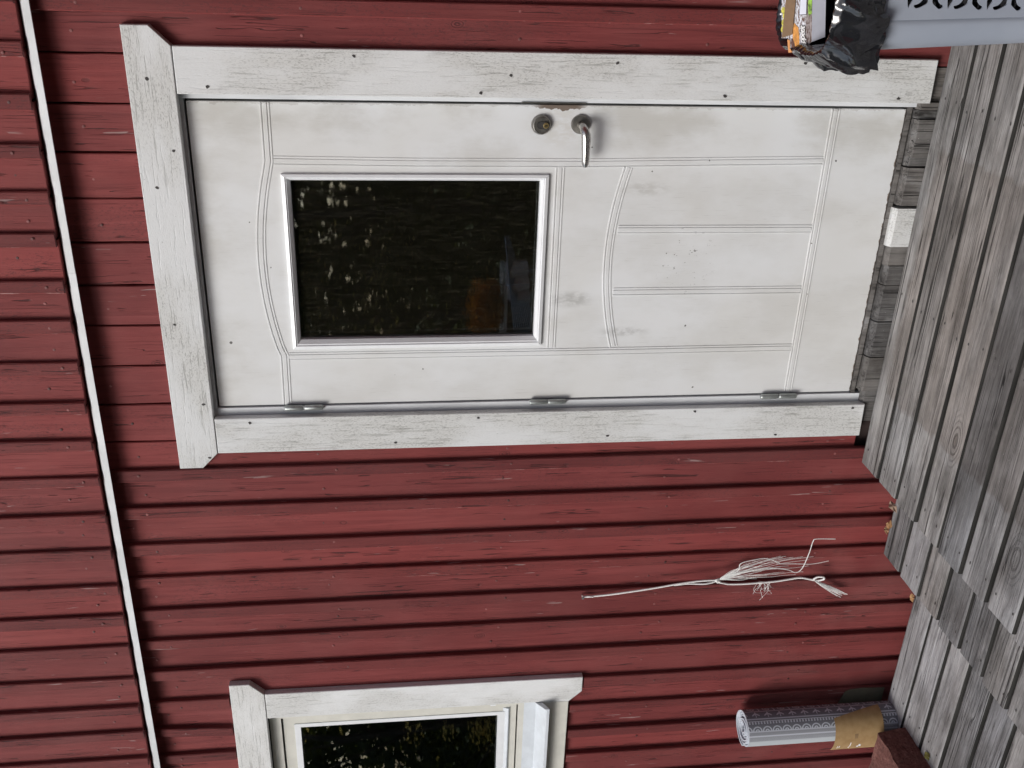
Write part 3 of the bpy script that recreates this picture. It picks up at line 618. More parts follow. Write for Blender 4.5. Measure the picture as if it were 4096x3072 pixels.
# ================================================================== DECK: landing, one step down, lower deck
def plank(x0, x1, y0, y1, zt, mat, par, th=0.028):
    segs = max(2, int((x1 - x0) / 0.45)); V = []; F = []; c = 0.0085; cx = (x0 + x1) / 2; cy = (y0 + y1) / 2
    for i in range(segs + 1):
        x = x0 + (x1 - x0) * i / segs
        a = y0 + rnd.uniform(-0.0018, 0.0018); b = y1 + rnd.uniform(-0.0018, 0.0018); t = zt + rnd.uniform(-0.0015, 0.0015); cu = 0.0008
        V += [(x, a + c, t), (x, (a + b) / 2, t - cu), (x, b - c, t), (x, b - c * 0.3, t - c * 0.30), (x, b, t - c), (x, b, t - th), (x, a, t - th), (x, a, t - c), (x, a + c * 0.3, t - c * 0.30)]
    n = 9
    for i in range(segs):
        for j in range(n): F.append((i * n + j, i * n + (j + 1) % n, (i + 1) * n + (j + 1) % n, (i + 1) * n + j))
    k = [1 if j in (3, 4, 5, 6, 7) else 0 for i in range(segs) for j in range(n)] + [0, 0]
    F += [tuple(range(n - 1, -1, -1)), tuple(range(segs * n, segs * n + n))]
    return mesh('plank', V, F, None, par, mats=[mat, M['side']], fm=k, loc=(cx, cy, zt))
DZ1, DZ2, DZ3 = 0.015, -0.135, -0.285
dk = MB()
for y in (-0.25, -0.85, -1.45, -2.05, -2.65, -3.25): dk.box(-1.60, 2.2, y - 0.03, y + 0.03, -0.75, DZ1 - 0.03)
dk.box(-1.60, -1.57, -3.4, -0.04, -0.75, DZ1 - 0.03)
deck = tag(dk.out('deck', M['rubber']), kind='structure')
PX = 0.1288
for i in range(27):
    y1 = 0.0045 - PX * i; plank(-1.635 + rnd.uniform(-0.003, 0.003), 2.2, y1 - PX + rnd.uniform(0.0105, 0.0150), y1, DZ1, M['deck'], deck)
s2 = MB(); s2.box(-1.97, -1.61, -3.4, -0.06, -0.75, DZ2 - 0.03); step_o = tag(s2.out('step', M['rubber']), kind='structure')
for i in range(27):
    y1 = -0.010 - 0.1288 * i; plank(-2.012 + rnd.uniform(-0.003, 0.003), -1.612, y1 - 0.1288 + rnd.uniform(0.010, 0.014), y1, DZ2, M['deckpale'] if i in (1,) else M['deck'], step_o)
s3 = MB(); s3.box(-6.2, -1.98, -3.4, -0.07, -0.75, DZ3 - 0.03); low_o = tag(s3.out('lower_deck', M['rubber']), kind='structure')
for i in range(27):
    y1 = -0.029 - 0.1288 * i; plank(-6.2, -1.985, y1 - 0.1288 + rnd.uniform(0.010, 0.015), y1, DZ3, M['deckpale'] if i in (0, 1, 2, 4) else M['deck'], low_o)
MB().box(-6.2, -1.66, 0.000, 0.0045, -0.72, DZ3 - 0.04).out('gap_board', M['rubber'], low_o)

def decknails(par, xs, zt, yfirst, n_, x0):
    b = MB()
    for x in xs:
        for i in range(n_):
            for o_ in (0.030, 0.098):
                px, py = x + rnd.uniform(-0.012, 0.012), yfirst - PX * i - o_ + rnd.uniform(-0.006, 0.006); a_ = rnd.uniform(0, 3)
                b.add([(px + 0.0042 * math.cos(a_ + q_ * 1.047) * (1.6 if q_ % 3 == 0 else 1), py + 0.0034 * math.sin(a_ + q_ * 1.047), zt + 0.0012) for q_ in range(6)], [tuple(range(6))])
    tag(b.out('nail_heads', M['rust'], par), kind='stuff')
decknails(deck, (-1.575, -1.02, -0.44, 0.15), DZ1, 0.0045, 8, 0); decknails(step_o, (-1.96, -1.70), DZ2, -0.010, 8, 0); decknails(low_o, (-2.10, -2.62, -3.2), DZ3, -0.029, 8, 0)

# ================================================================== ROLLED RUG AND ITS CARDBOARD SLEEVE
def mat_rug():
    n = NT('patterned_rug'); uv = n.sep(n.coord('UV')); U, Vv = uv[0], uv[1]
    dark = (0.185, 0.195, 0.225); light = (0.60, 0.64, 0.70); Rr = 0.072
    def band(a, b): return n.mth('MULTIPLY', n.mth('GREATER_THAN', Vv, a), n.mth('LESS_THAN', Vv, b))
    def line(c, h): return band(c - h, c + h)
    def lx(period, off=0.0): return n.mth('MULTIPLY', n.mth('SUBTRACT', n.mth('FRACT', n.mth('ADD', n.mth('DIVIDE', U, period), off)), 0.5), period)
    def rad(x, y): return n.mth('SQRT', n.mth('ADD', n.mth('POWER', x, 2.0), n.mth('POWER', y, 2.0)))
    def ell(cx, cy, a, b, ang, px, py):
        ca, sa = math.cos(ang), math.sin(ang)
        dx = n.mth('SUBTRACT', px, cx); dy = n.mth('SUBTRACT', py, cy)
        e1 = n.mth('DIVIDE', n.mth('ADD', n.mth('MULTIPLY', dx, ca), n.mth('MULTIPLY', dy, sa)), a)
        e2 = n.mth('DIVIDE', n.mth('SUBTRACT', n.mth('MULTIPLY', dy, ca), n.mth('MULTIPLY', dx, sa)), b)
        return n.mth('LESS_THAN', rad(e1, e2), 1.0)
    mx = lambda *q: q[0] if len(q) == 1 else n.mth('MAXIMUM', q[0], mx(*q[1:]))
    arc = lambda c: n.mth('MULTIPLY', n.mth('SUBTRACT', Vv, c), Rr)
    fx = lx(0.0475); fy = arc(0.83)
    flower = mx(ell(0, -0.004, 0.0032, 0.0095, 0, fx, fy), ell(-0.0075, 0.000, 0.0030, 0.0095, 0.9, fx, fy), ell(0.0075, 0.000, 0.0030, 0.0095, -0.9, fx, fy), ell(0, 0.008, 0.0016, 0.006, 0, fx, fy))
    dash = n.mth('MULTIPLY', n.mth('LESS_THAN', n.mth('FRACT', n.mth('DIVIDE', U, 0.0115)), 0.5), band(1.23, 1.38)); dash = mx(dash, line(1.225, 0.02))
    sx = lx(0.038); sy = arc(1.74); r_ = rad(sx, sy)
    inb = band(1.49, 1.745)
    scal = n.mth('MULTIPLY', inb, mx(n.mth('MULTIPLY', n.mth('GREATER_THAN', r_, 0.0135), n.mth('LESS_THAN', r_, 0.0180)), n.mth('MULTIPLY', n.mth('GREATER_THAN', r_, 0.0035), n.mth('LESS_THAN', r_, 0.0075))))
    cx_ = lx(0.060, 0.25); cyy = arc(0.30); r2 = rad(cx_, cyy)
    scroll = n.mth('MULTIPLY', band(0.0, 0.52), mx(n.mth('MULTIPLY', n.mth('GREATER_THAN', r2, 0.010), n.mth('LESS_THAN', r2, 0.0145)), n.mth('LESS_THAN', r2, 0.005), n.mth('LESS_THAN', n.mth('ABSOLUTE', lx(0.060, 0.75)), 0.0022)))
    lines = mx(line(0.58, 0.025), line(1.10, 0.035), line(1.77, 0.03), line(2.05, 0.035))
    fine = n.mth('MULTIPLY', n.mth('LESS_THAN', n.mth('FRACT', n.mth('MULTIPLY', Vv, 26.0)), 0.5), band(1.82, 2.40))
    weave = n.noise(n.vm('MULTIPLY', n.coord('UV'), (1.0, 0.08, 0)), 420, 2)
    col = n.mix(mx(flower, dash, scal, scroll, lines), dark, light)
    col = n.mix(n.mth('MULTIPLY', band(1.80, 2.42), 1.0), col, n.mix(n.mth('MULTIPLY', fine, 0.8), (0.40, 0.42, 0.47), (0.15, 0.155, 0.15)))
    col = n.mix(mx(line(1.77, 0.03), line(2.05, 0.04)), col, (0.56, 0.59, 0.66))
    col = n.mix(n.mth('GREATER_THAN', Vv, 2.42), col, (0.48, 0.52, 0.55))
    col = n.mix(n.mth('MULTIPLY', weave, 0.25), col, (0.2, 0.2, 0.22))
    n.bump(weave, 0.2, 0.002)
    return n.fin(col, 0.75, spec=0.25)
M['rug'] = mat_rug(); M['rugback'] = mat_plain('rug_backing', (0.56, 0.60, 0.66), 0.7, 0, 0.06, 60, 0.1)
RC = (-2.748, -0.078); RZ0, RZ1 = DZ3 + 0.001, 0.300; RR = 0.072
rug = tag(empty('rolled_rug', (RC[0], RC[1], RZ0)), 'rolled grey patterned rug standing upright against the red wall under the window', 'rug')
V = []; F = []; k = []; UVS = []; turns = 6.2; N = int(turns * 40); th_ = 0.0052; a0 = R(46.6)
lvl = [0.0, 0.33, 0.66, 1.0]
for i in range(N + 1):
    phi = -math.pi * 0.80 + 2 * math.pi * turns * i / N        # angle from the right silhouette, outermost turn first
    ro = RR - (RR - 0.014) * (i / N); ri = ro - th_
    for t in lvl:
        sq = 1 + 0.035 * math.sin(phi * 2 + 0.6)
        for r_ in (ro, ri): V.append((RC[0] + r_ * sq * math.cos(a0 - phi), RC[1] + r_ * math.sin(a0 - phi), RZ0 + (RZ1 - RZ0) * t + (0.004 * math.sin(i * 0.11) if t == 1.0 else 0)))
q = len(lvl) * 2
for i in range(N):
    b0 = i * q; b1 = (i + 1) * q
    for t in range(len(lvl) - 1):
        F.append((b0 + 2 * t, b1 + 2 * t, b1 + 2 * t + 2, b0 + 2 * t + 2)); k.append(0 if i < 42 else 1)
        F.append((b0 + 2 * t + 1, b0 + 2 * t + 3, b1 + 2 * t + 3, b1 + 2 * t + 1)); k.append(1)
    F.append((b0 + q - 2, b1 + q - 2, b1 + q - 1, b0 + q - 1)); k.append(1)
    F.append((b0, b0 + 1, b1 + 1, b1)); k.append(1)
F += [tuple(range(0, q, 2)) + tuple(range(q - 1, 0, -2))]; k.append(1)
ro_ = mesh('rug_roll', V, F, None, rug, True, [M['rug'], M['rugback']], k)
ul_ = ro_.data.uv_layers.new(name='UVMap')
for lp in ro_.data.loops:
    vi = lp.vertex_index; i = vi // q
    ul_.data[lp.index].uv = (ro_.data.vertices[vi].co.z - RZ0, -math.pi * 0.80 + 2 * math.pi * turns * i / N)
autosmooth(ro_, 40)
cardm = NT('brown_cardboard'); cv = cardm.local(); cc = cardm.mix(cardm.step(cardm.noise(cv, 35, 4), 0.3, 0.7), (0.33, 0.215, 0.10), (0.40, 0.27, 0.135)); cardm.bump(cardm.noise(cv, 300, 2), 0.1, 0.001); M['card'] = cardm.fin(cc, 0.8, spec=0.2)
sv = MB(); rows, cols = 8, 18; V = []; F = []
def sleeve(u, v, off=0.0):
    z = -0.030 - 0.19 * v; ph0 = 1.36 - 0.60 * v; ph1 = math.pi + 0.05
    ph = ph0 + (ph1 - ph0) * u; rr = 0.0790 + 0.016 * max(0.0, (ph - 2.1) / 1.1) ** 1.6 + off
    return (RC[0] + rr * math.cos(a0 - ph), RC[1] + rr * math.sin(a0 - ph), z)
for off in (0.0, -0.0018):
    for i in range(rows + 1):
        for j in range(cols + 1): V.append(sleeve(j / cols, i / rows, off))
n1 = (rows + 1) * (cols + 1); w1 = cols + 1
for i in range(rows):
    for j in range(cols):
        a = i * w1 + j; F += [(a, a + 1, a + w1 + 1, a + w1), (n1 + a, n1 + a + w1, n1 + a + w1 + 1, n1 + a + 1)]
for j in range(cols): F += [(j, n1 + j, n1 + j + 1, j + 1), (rows * w1 + j, rows * w1 + j + 1, n1 + rows * w1 + j + 1, n1 + rows * w1 + j)]
for i in range(rows): F += [(i * w1, (i + 1) * w1, n1 + (i + 1) * w1, n1 + i * w1), (i * w1 + cols, n1 + i * w1 + cols, n1 + (i + 1) * w1 + cols, (i + 1) * w1 + cols)]
slv = mesh('cardboard_sleeve', V, F, M['card'], rug, True); autosmooth(slv, 40)
pm = MB()
def mark(u0, u1, v0, v1, nn=4):
    V = []
    for i in range(nn + 1):
        u = u0 + (u1 - u0) * i / nn; V += [sleeve(u, v0, 0.0006), sleeve(u, v1, 0.0006)]
    pm.add(V, [(2 * i, 2 * i + 1, 2 * i + 3, 2 * i + 2) for i in range(nn)])
for a in ((0.80, 0.90, 0.085, 0.10), (0.80, 0.88, 0.12, 0.135), (0.72, 0.86, 0.335, 0.352), (0.86, 0.92, 0.32, 0.34), (0.80, 0.86, 0.52, 0.55), (0.85, 0.90, 0.49, 0.53), (0.82, 0.88, 0.545, 0.57)): mark(*a)
pm.out('white_print', M['bead'], rug)
pm = MB(); mark(0.50, 0.62, 0.40, 0.47); pm.out('printed_square', mat_plain('darker_print', (0.24, 0.155, 0.075), 0.8), rug)
fl = MB(); pts = [(-2.775, DZ3 + 0.002), (-2.662, DZ3 + 0.002), (-2.657, -0.19), (-2.661, -0.145), (-2.670, -0.125), (-2.69, -0.118), (-2.775, -0.090)]
fl.prism(pts, 0.0005, 0.0030); tag(fl.out('cardboard_sheet', mat_plain('olive_card', (0.13, 0.12, 0.085), 0.75)), 'dull olive card with a rounded corner tucked behind the rolled rug', 'cardboard')

# ================================================================== RED STONE BLOCK
n = NT('red_brown_stone'); L = n.local(); f = n.noise(L, 70, 6, 0.7); f2 = n.noise(L, 14, 4)
c = n.ramp(f, [(0.3, (0.085, 0.040, 0.035)), (0.55, (0.19, 0.085, 0.072)), (0.75, (0.30, 0.17, 0.15))]); c = n.mix(n.mth('MULTIPLY', n.step(f2, 0.5, 0.7), 0.4), c, (0.12, 0.07, 0.06))
n.bump(f, 0.9, 0.008); M['stone'] = n.fin(c, 0.85, spec=0.2)
bm = bmesh.new(); bmesh.ops.create_cube(bm, size=1.0); bmesh.ops.subdivide_edges(bm, edges=bm.edges[:], cuts=14, use_grid_fill=True)
SX0, SX1, SY0, SY1, SZ0, SZ1 = -2.985, -2.690, -0.445, -0.178, DZ3, -0.182
for v in bm.verts:
    v.co = Vector((SX0 + (SX1 - SX0) * (v.co.x + 0.5), SY0 + (SY1 - SY0) * (v.co.y + 0.5), SZ0 + (SZ1 - SZ0) * (v.co.z + 0.5)))
    top = (v.co.z - SZ0) / (SZ1 - SZ0); v.co.x -= 0.020 * top * (1 if v.co.x > -2.72 else 0)
    p = v.co * 22; d = Vector((mnoise.noise(p), mnoise.noise(p + Vector((5, 1, 2))), mnoise.noise(p + Vector((1, 7, 3)))))
    p2 = v.co * 70; d2 = Vector((mnoise.noise(p2), mnoise.noise(p2 + Vector((5, 1, 2))), mnoise.noise(p2 + Vector((1, 7, 3)))))
    keep = 0.0 if v.co.z < SZ0 + 0.004 else 1.0
    v.co += (d * 0.0055 + d2 * 0.0030) * keep
me = bpy.data.meshes.new('stone_block'); bm.to_mesh(me); bm.free(); me.materials.append(M['stone'])
st = bpy.data.objects.new('stone_block', me); COL.objects.link(st); tag(st, 'rough red brown stone block lying beside the rolled rug on the lower deck', 'stone')

# ================================================================== FRAYED TWINE ON THE WALL
tw = mat_plain('white_twine', (0.84, 0.84, 0.82), 0.7, 0, 0.15, 300, 0.3)
YR = -0.006
def spl(P, n=6):
    P = [Vector(p) for p in P]; out = []
    for i in range(len(P) - 1):
        p0 = P[max(i - 1, 0)]; p1 = P[i]; p2 = P[i + 1]; p3 = P[min(i + 2, len(P) - 1)]
        for j in range(n):
            t = j / n; out.append(0.5 * ((2 * p1) + (p2 - p0) * t + (2 * p0 - 5 * p1 + 4 * p2 - p3) * t * t + (3 * p1 - p0 - 3 * p2 + p3) * t * t * t))
    out.append(P[-1]); return out
cord = MB()
cord.tube(spl([(-2.1437, YR, 0.945), (-2.1470, YR, 0.926), (-2.1458, YR, 0.9077), (-2.1415, YR - 0.002, 0.862), (-2.1355, YR - 0.004, 0.8151), (-2.1187, YR - 0.008, 0.705), (-2.1032, YR - 0.010, 0.6168), (-2.0955, YR - 0.011, 0.56), (-2.0915, YR - 0.012, 0.52), (-2.0917, YR - 0.012, 0.4645)]), 0.0034, 7)
cord.tube(spl([(-2.1445, YR - 0.004, 0.944), (-2.1425, YR - 0.003, 0.925), (-2.1462, YR - 0.002, 0.906)]), 0.0032, 6)
cord.tube(spl([(-2.1060, YR - 0.011, 0.620), (-2.1005, YR - 0.013, 0.572), (-2.1015, YR - 0.016, 0.535), (-2.1005, YR - 0.018, 0.505), (-2.0945, YR - 0.015, 0.470)]), 0.0030, 6)
cord.tube(spl([(-2.0880, YR - 0.012, 0.470), (-2.0970, YR - 0.018, 0.459), (-2.1060, YR - 0.013, 0.440), (-2.1131, YR - 0.010, 0.4208), (-2.1150, YR - 0.010, 0.385), (-2.1148, YR - 0.010, 0.3427), (-2.1117, YR - 0.009, 0.2511), (-2.1060, YR - 0.008, 0.20), (-2.1015, YR - 0.008, 0.1603), (-2.1080, YR - 0.008, 0.128), (-2.1143, YR - 0.008, 0.1069), (-2.1160, YR - 0.010, 0.088), (-2.1060, YR - 0.016, 0.072), (-2.0960, YR - 0.018, 0.078), (-2.0960, YR - 0.016, 0.098), (-2.1090, YR - 0.012, 0.110)]), 0.0036, 7)
for j in range(10):
    a = 2 * math.pi * j / 10
cord.tube(spl([(-2.086, YR - 0.016, 0.476), (-2.0955, YR - 0.019, 0.468), (-2.0995, YR - 0.014, 0.462), (-2.0905, YR - 0.009, 0.456), (-2.0850, YR - 0.015, 0.464), (-2.086, YR - 0.018, 0.473)]), 0.0034, 6)
twine = cord.out('frayed_twine', tw); autosmooth(twine, 60); tag(twine, 'frayed white twine hanging on the red wall between door and window', 'twine')
fb = MB(); rr = random.Random(3)
for i in range(32):                                  # the upper tassel
    dx = rr.uniform(0, 1); L_ = rr.uniform(0.12, 0.34) if i < 24 else rr.uniform(0.06, 0.2); w1_ = rr.uniform(-0.012, 0.012); w2_ = rr.uniform(2, 7)
    P = [(-2.090, YR - 0.013, 0.464)]; n = 6; bx = 0.012 + 0.060 * dx
    for s in range(1, n + 1):
        t = s / n; x = -2.090 + bx * (1 - (1 - t) ** 2) * 1.15 - 0.012 * t + w1_ * math.sin(t * w2_ + i) * t + (0.020 * t if dx > 0.7 else 0)
        P.append((x, YR - 0.013 - 0.012 * math.sin(t * 3) * rr.uniform(0.2, 1), 0.464 - L_ * t))
    fb.tube(spl(P, 2), [0.0009 - 0.0004 * j / 12 for j in range(13)], 3)
fb.tube(spl([(-2.089, YR - 0.014, 0.462), (-2.052, YR - 0.018, 0.40), (-2.020, YR - 0.018, 0.392), (-2.006, YR - 0.018, 0.34), (-2.004, YR - 0.018, 0.30), (-2.026, YR - 0.018, 0.25)]), 0.0016, 5)
fb.tube(spl([(-2.060, YR - 0.016, 0.38), (-2.045, YR - 0.018, 0.30), (-2.055, YR - 0.018, 0.22), (-2.070, YR - 0.018, 0.184), (-2.050, YR - 0.018, 0.162), (-1.985, YR - 0.018, 0.148), (-1.941, YR - 0.016, 0.1415), (-1.931, YR - 0.016, 0.130), (-1.936, YR - 0.014, 0.06)]), 0.0015, 5)
fb.tube(spl([(-2.03, YR - 0.016, 0.26), (-2.032, YR - 0.018, 0.19), (-2.036, YR - 0.018, 0.13), (-2.026, YR - 0.018, 0.07)]), 0.0011, 4)
for i in range(16):                                  # loose end below the knot
    sp = rr.uniform(-0.010, 0.022); L_ = rr.uniform(0.09, 0.145); P = [(-2.1135, YR - 0.012, 0.106)]
    for s in range(1, 6):
        t = s / 5; P.append((-2.1135 - 0.062 * t - sp * t * (1 - 0.4 * t) * 1.3, YR - 0.012 - 0.004 * math.sin(3 * t + i), 0.106 - L_ * t))
    fb.tube(spl(P, 2), 0.0010, 3)
for i in range(14):
    P = [(-2.113 + rr.uniform(-0.003, 0.003), YR - 0.012, 0.29 + rr.uniform(-0.03, 0.03))]
    for s in range(3): P.append((P[-1][0] + rr.uniform(-0.035, 0.012), YR - 0.014, P[-1][2] + rr.uniform(-0.03, 0.02)))
    fb.tube(spl(P, 2), 0.0005, 3)
tag(fb.out('frayed_fibres', tw, twine), kind='stuff')
nb = MB(); nb.lathe([(0.0016, 0.012), (0.0016, -0.010), (0.0040, -0.0105), (0.0040, -0.0125)], (-2.1440, YR, 0.9435), n=10); nb.out('nail', M['galv'], twine)

# ================================================================== WASTE BIN, BAG, FOOD BOX
BC = (-0.018, -0.432)
def rrect(hx, hy, rc, n=8):
    P = []
    for sx, sy, a in ((1, 1, 0), (-1, 1, 90), (-1, -1, 180), (1, -1, 270)):
        for i in range(n + 1):
            t = R(a + 90 * i / n); P.append((sx * (hx - rc) + rc * math.cos(t), sy * (hy - rc) + rc * math.sin(t)))
    return P
BZ0, BZ1 = DZ1 + 0.002, 0.615
def bdim(z): t = (z - BZ0) / (BZ1 - BZ0); return 0.205 + 0.034 * t, 0.132 + 0.022 * t, 0.060 + 0.010 * t
binm = NT('grey_plastic'); bv = binm.local(); binm.bump(binm.noise(bv, 900, 2), 0.05, 0.001)
M['bin'] = binm.fin(binm.mix(binm.step(binm.noise(bv, 5, 3), 0.3, 0.7), (0.30, 0.335, 0.40), (0.335, 0.37, 0.435)), 0.42, spec=0.45)
bag_m = NT('black_bag_film'); bvv = bag_m.local(); h_ = bag_m.noise(bag_m.vm('MULTIPLY', bvv, (1, 1, 0.5)), 12, 2, 0.5, 2.0); bag_m.bump(h_, 0.28, 0.02); M['bag'] = bag_m.fin((0.014, 0.015, 0.018), 0.11, spec=1.0)
bin_o = tag(empty('waste_bin', (BC[0], BC[1], BZ0)), 'grey plastic bin with cut out openings standing on the deck right of the door', 'bin')
zs = [BZ0, BZ0 + 0.012, 0.10, 0.225, 0.35, 0.515, 0.56, BZ1]
V = []; F = []; n = 36; HX = 0.150
for z in zs:
    hx, hy, rc = bdim(z); hx -= 0.010 if z == BZ0 else 0
    for x, y in rrect(hx, hy, rc): V.append((BC[0] + x, BC[1] + y, z))
for i in range(len(zs) - 1):
    for j in range(n):
        front = (j == 26)                       # the straight stretch facing the viewer
        if front and 2 <= i <= 4: continue
        F.append((i * n + j, i * n + (j + 1) % n, (i + 1) * n + (j + 1) % n, (i + 1) * n + j))
F.append(tuple(range(n)))
shell = mesh('bin_body', V, F, M['bin'], bin_o, loc=(BC[0], BC[1], BZ0)); autosmooth(shell, 50)
sm = shell.modifiers.new('thick', 'SOLIDIFY'); sm.thickness = 0.003; sm.offset = -1
# front panel with openings
cu = bpy.data.curves.new('tmp', 'CURVE'); cu.dimensions = '2D'; cu.fill_mode = 'BOTH'
def poly(P):
    s = cu.splines.new('POLY'); s.points.add(len(P) - 1); s.use_cyclic_u = True
    for q_, (a, b) in zip(s.points, P): q_.co = (a, b, 0, 1)
def fp(z):
    hx, hy, rc = bdim(z); return BC[0] - (hx - rc), BC[0] + (hx - rc), BC[1] - hy
zb, zt_ = 0.10, 0.515
xa0, xa1, ya = fp(zb); xb0, xb1, yb2 = fp(zt_)
poly([(xa0, zb), (xa1, zb), (xb1, zt_), (xb0, zt_)])
mm = 0.0926 / 710
def smoothpoly(P, n=3):
    P = [Vector((a, b)) for a, b in P]; out = []; k = len(P)
    for i in range(k):
        p0, p1, p2, p3 = P[i - 1], P[i], P[(i + 1) % k], P[(i + 2) % k]
        for j in range(n):
            t = j / n; v = 0.5 * ((2 * p1) + (p2 - p0) * t + (2 * p0 - 5 * p1 + 4 * p2 - p3) * t * t + (3 * p1 - p0 - 3 * p2 + p3) * t ** 3); out.append((v.x, v.y))
    return out
foot = [(322, 82), (350, 122), (400, 124), (470, 96), (555, 45), (570, 0), (565, -90), (540, -150), (490, -140), (480, -60), (440, 20), (390, 60)]
foot2 = [(850, 80), (830, 115), (775, 130), (720, 100), (650, 48), (634, 0), (634, -90), (660, -150), (705, -140), (720, -60), (760, 20), (800, 56)]
spike = [(190, -10), (205, 60), (228, 132), (262, 70), (300, -10), (285, -150), (245, -200), (215, -150)]
cells = []
for kk in range(-1, 4):
    for sh, sm_ in ((foot, 1), (foot2, 1), (spike, 0)):
        P = [(-0.1400 - y * mm, 0.4969 - (x + 710 * kk) * mm) for x, y in (smoothpoly(sh) if sm_ else sh)]
        P2 = [(-0.1400 + 0.049 - (a + 0.1400), b) for a, b in P]
        for Q in (P,):
            if min(q[1] for q in Q) > zb + 0.02 and max(q[1] for q in Q) < zt_ - 0.012: cells.append(Q)
for Q in cells:
    poly(Q)
    poly([(-0.1400 + 0.245 - (a + 0.1400), b) for a, b in Q])
tmp = bpy.data.objects.new('tmp', cu); COL.objects.link(tmp); dg = bpy.context.evaluated_depsgraph_get()
me = bpy.data.meshes.new_from_object(tmp.evaluated_get(dg)); bpy.data.objects.remove(tmp, do_unlink=True); me.name = 'bin_front'
for v in me.vertices:
    z = v.co.y; hx, hy, rc = bdim(z); v.co = Vector((v.co.x, BC[1] - hy - 0.0012, z))
me.materials.clear(); me.materials.append(M['bin'])
fo = bpy.data.objects.new('bin_front', me); COL.objects.link(fo); fo.parent = bin_o; fo.matrix_parent_inverse = bin_o.matrix_basis.inverted()
bm = bmesh.new(); bm.from_mesh(me); bmesh.ops.recalc_face_normals(bm, faces=bm.faces)
if sum(f.normal.y for f in bm.faces) > 0: bmesh.ops.reverse_faces(bm, faces=bm.faces)
bm.to_mesh(me); bm.free()
sm = fo.modifiers.new('thick', 'SOLIDIFY'); sm.thickness = 0.004; sm.offset = -1
# bag: lining inside, roll over the rim, ragged skirt outside
def fold(t, z, s=1.0):
    tx, ty = math.cos(t) * 2.2, math.sin(t) * 2.2
    a = mnoise.noise((tx * 1.6, ty * 1.6, z * 5)); b = 1 - abs(mnoise.noise((tx * 3.2 + z * 6, ty * 3.2, z * 4 + 7))) * 2.4; c = 1 - abs(mnoise.noise((tx * 7, ty * 7 + z * 9, z * 14))) * 2
    return s * (0.010 * a + 0.014 * b + 0.0045 * c)
N = 330; prof_ = []
ringlist = []
hx, hy, rc = bdim(BZ1)
stations = [('in', 0.05, -0.022), ('in', 0.30, -0.016), ('in', 0.50, -0.014), ('in', 0.575, -0.012), ('in', 0.605, -0.010), ('rim', 0.625, -0.006), ('rim', 0.636, 0.002), ('rim', 0.637, 0.007), ('rim', 0.630, 0.011)]
for q_ in range(1, 21): stations.append(('sk', 0.630 - 0.0058 * q_, 0.012 + 0.006 * math.sin(q_ / 20 * math.pi)))
V = []; F = []
base = rrect(1, 1, 0.3, 60)
def ringpt(j, off, z):
    P = rrect(hx + off, hy + off, rc + off if rc + off > 0.02 else 0.02, 8)
    L = [0.0]; 
    for a in range(len(P)): L.append(L[-1] + math.dist(P[a], P[(a + 1) % len(P)]))
    s = L[-1] * j / N
    for a in range(len(P)):
        if L[a] <= s <= L[a + 1] + 1e-9:
            t = (s - L[a]) / max(1e-9, L[a + 1] - L[a]); p = Vector(P[a]).lerp(Vector(P[(a + 1) % len(P)]), t)
            d = Vector(P[(a + 1) % len(P)]) - Vector(P[a]); nn = Vector((d.y, -d.x)).normalized(); return p, nn
    return Vector(P[0]), Vector((1, 0))
for kind, z, off in stations:
    sc_ = (z - BZ0) / (BZ1 - BZ0)
    for j in range(N):
        o = off if kind != 'in' else off + min(0, (z - 0.60) * 0.055)
        p, nn = ringpt(j, o, z); t = j / N * 2 * math.pi
        dep = max(0.0, min(1.0, (0.632 - z) / 0.09)) if kind == 'sk' else 0.0
        cs = (math.cos(t) * 1.0, math.sin(t) * 1.0)
        f = fold(t, z * 1.0, 0.35 if kind == 'rim' else (0.4 if kind == 'in' else 0.6 + 1.3 * dep))
        if j == 0: f0 = f
        if kind == 'in': f = min(f, 0.004)
        if kind == 'sk': f = max(f, -0.012 - 0.0 * dep)
        wr = 0.0012 * math.sin(t * 90 + 3 * mnoise.noise((t * 8, 0, 0))) if kind == 'rim' else 0.0
        zz = z + wr
        if kind == 'sk': zz = 0.630 - (0.630 - z) * (1.0 + 0.38 * mnoise.noise((t * 2.6, 4.4, 0)) + 0.12 * mnoise.noise((t * 11, 2.2, 0)))
        V.append((BC[0] + p.x + nn.x * f, BC[1] + p.y + nn.y * f, zz))
for i in range(len(stations) - 1):
    for j in range(N): F.append((i * N + j, i * N + (j + 1) % N, (i + 1) * N + (j + 1) % N, (i + 1) * N + j))
F.append(tuple(range(N)))
bag = mesh('bin_bag', V, F, M['bag'], None, loc=(BC[0], BC[1], 0.05)); autosmooth(bag, 50)
tag(bag, 'crumpled black plastic bag lining the grey bin and folded over its rim', 'bag')
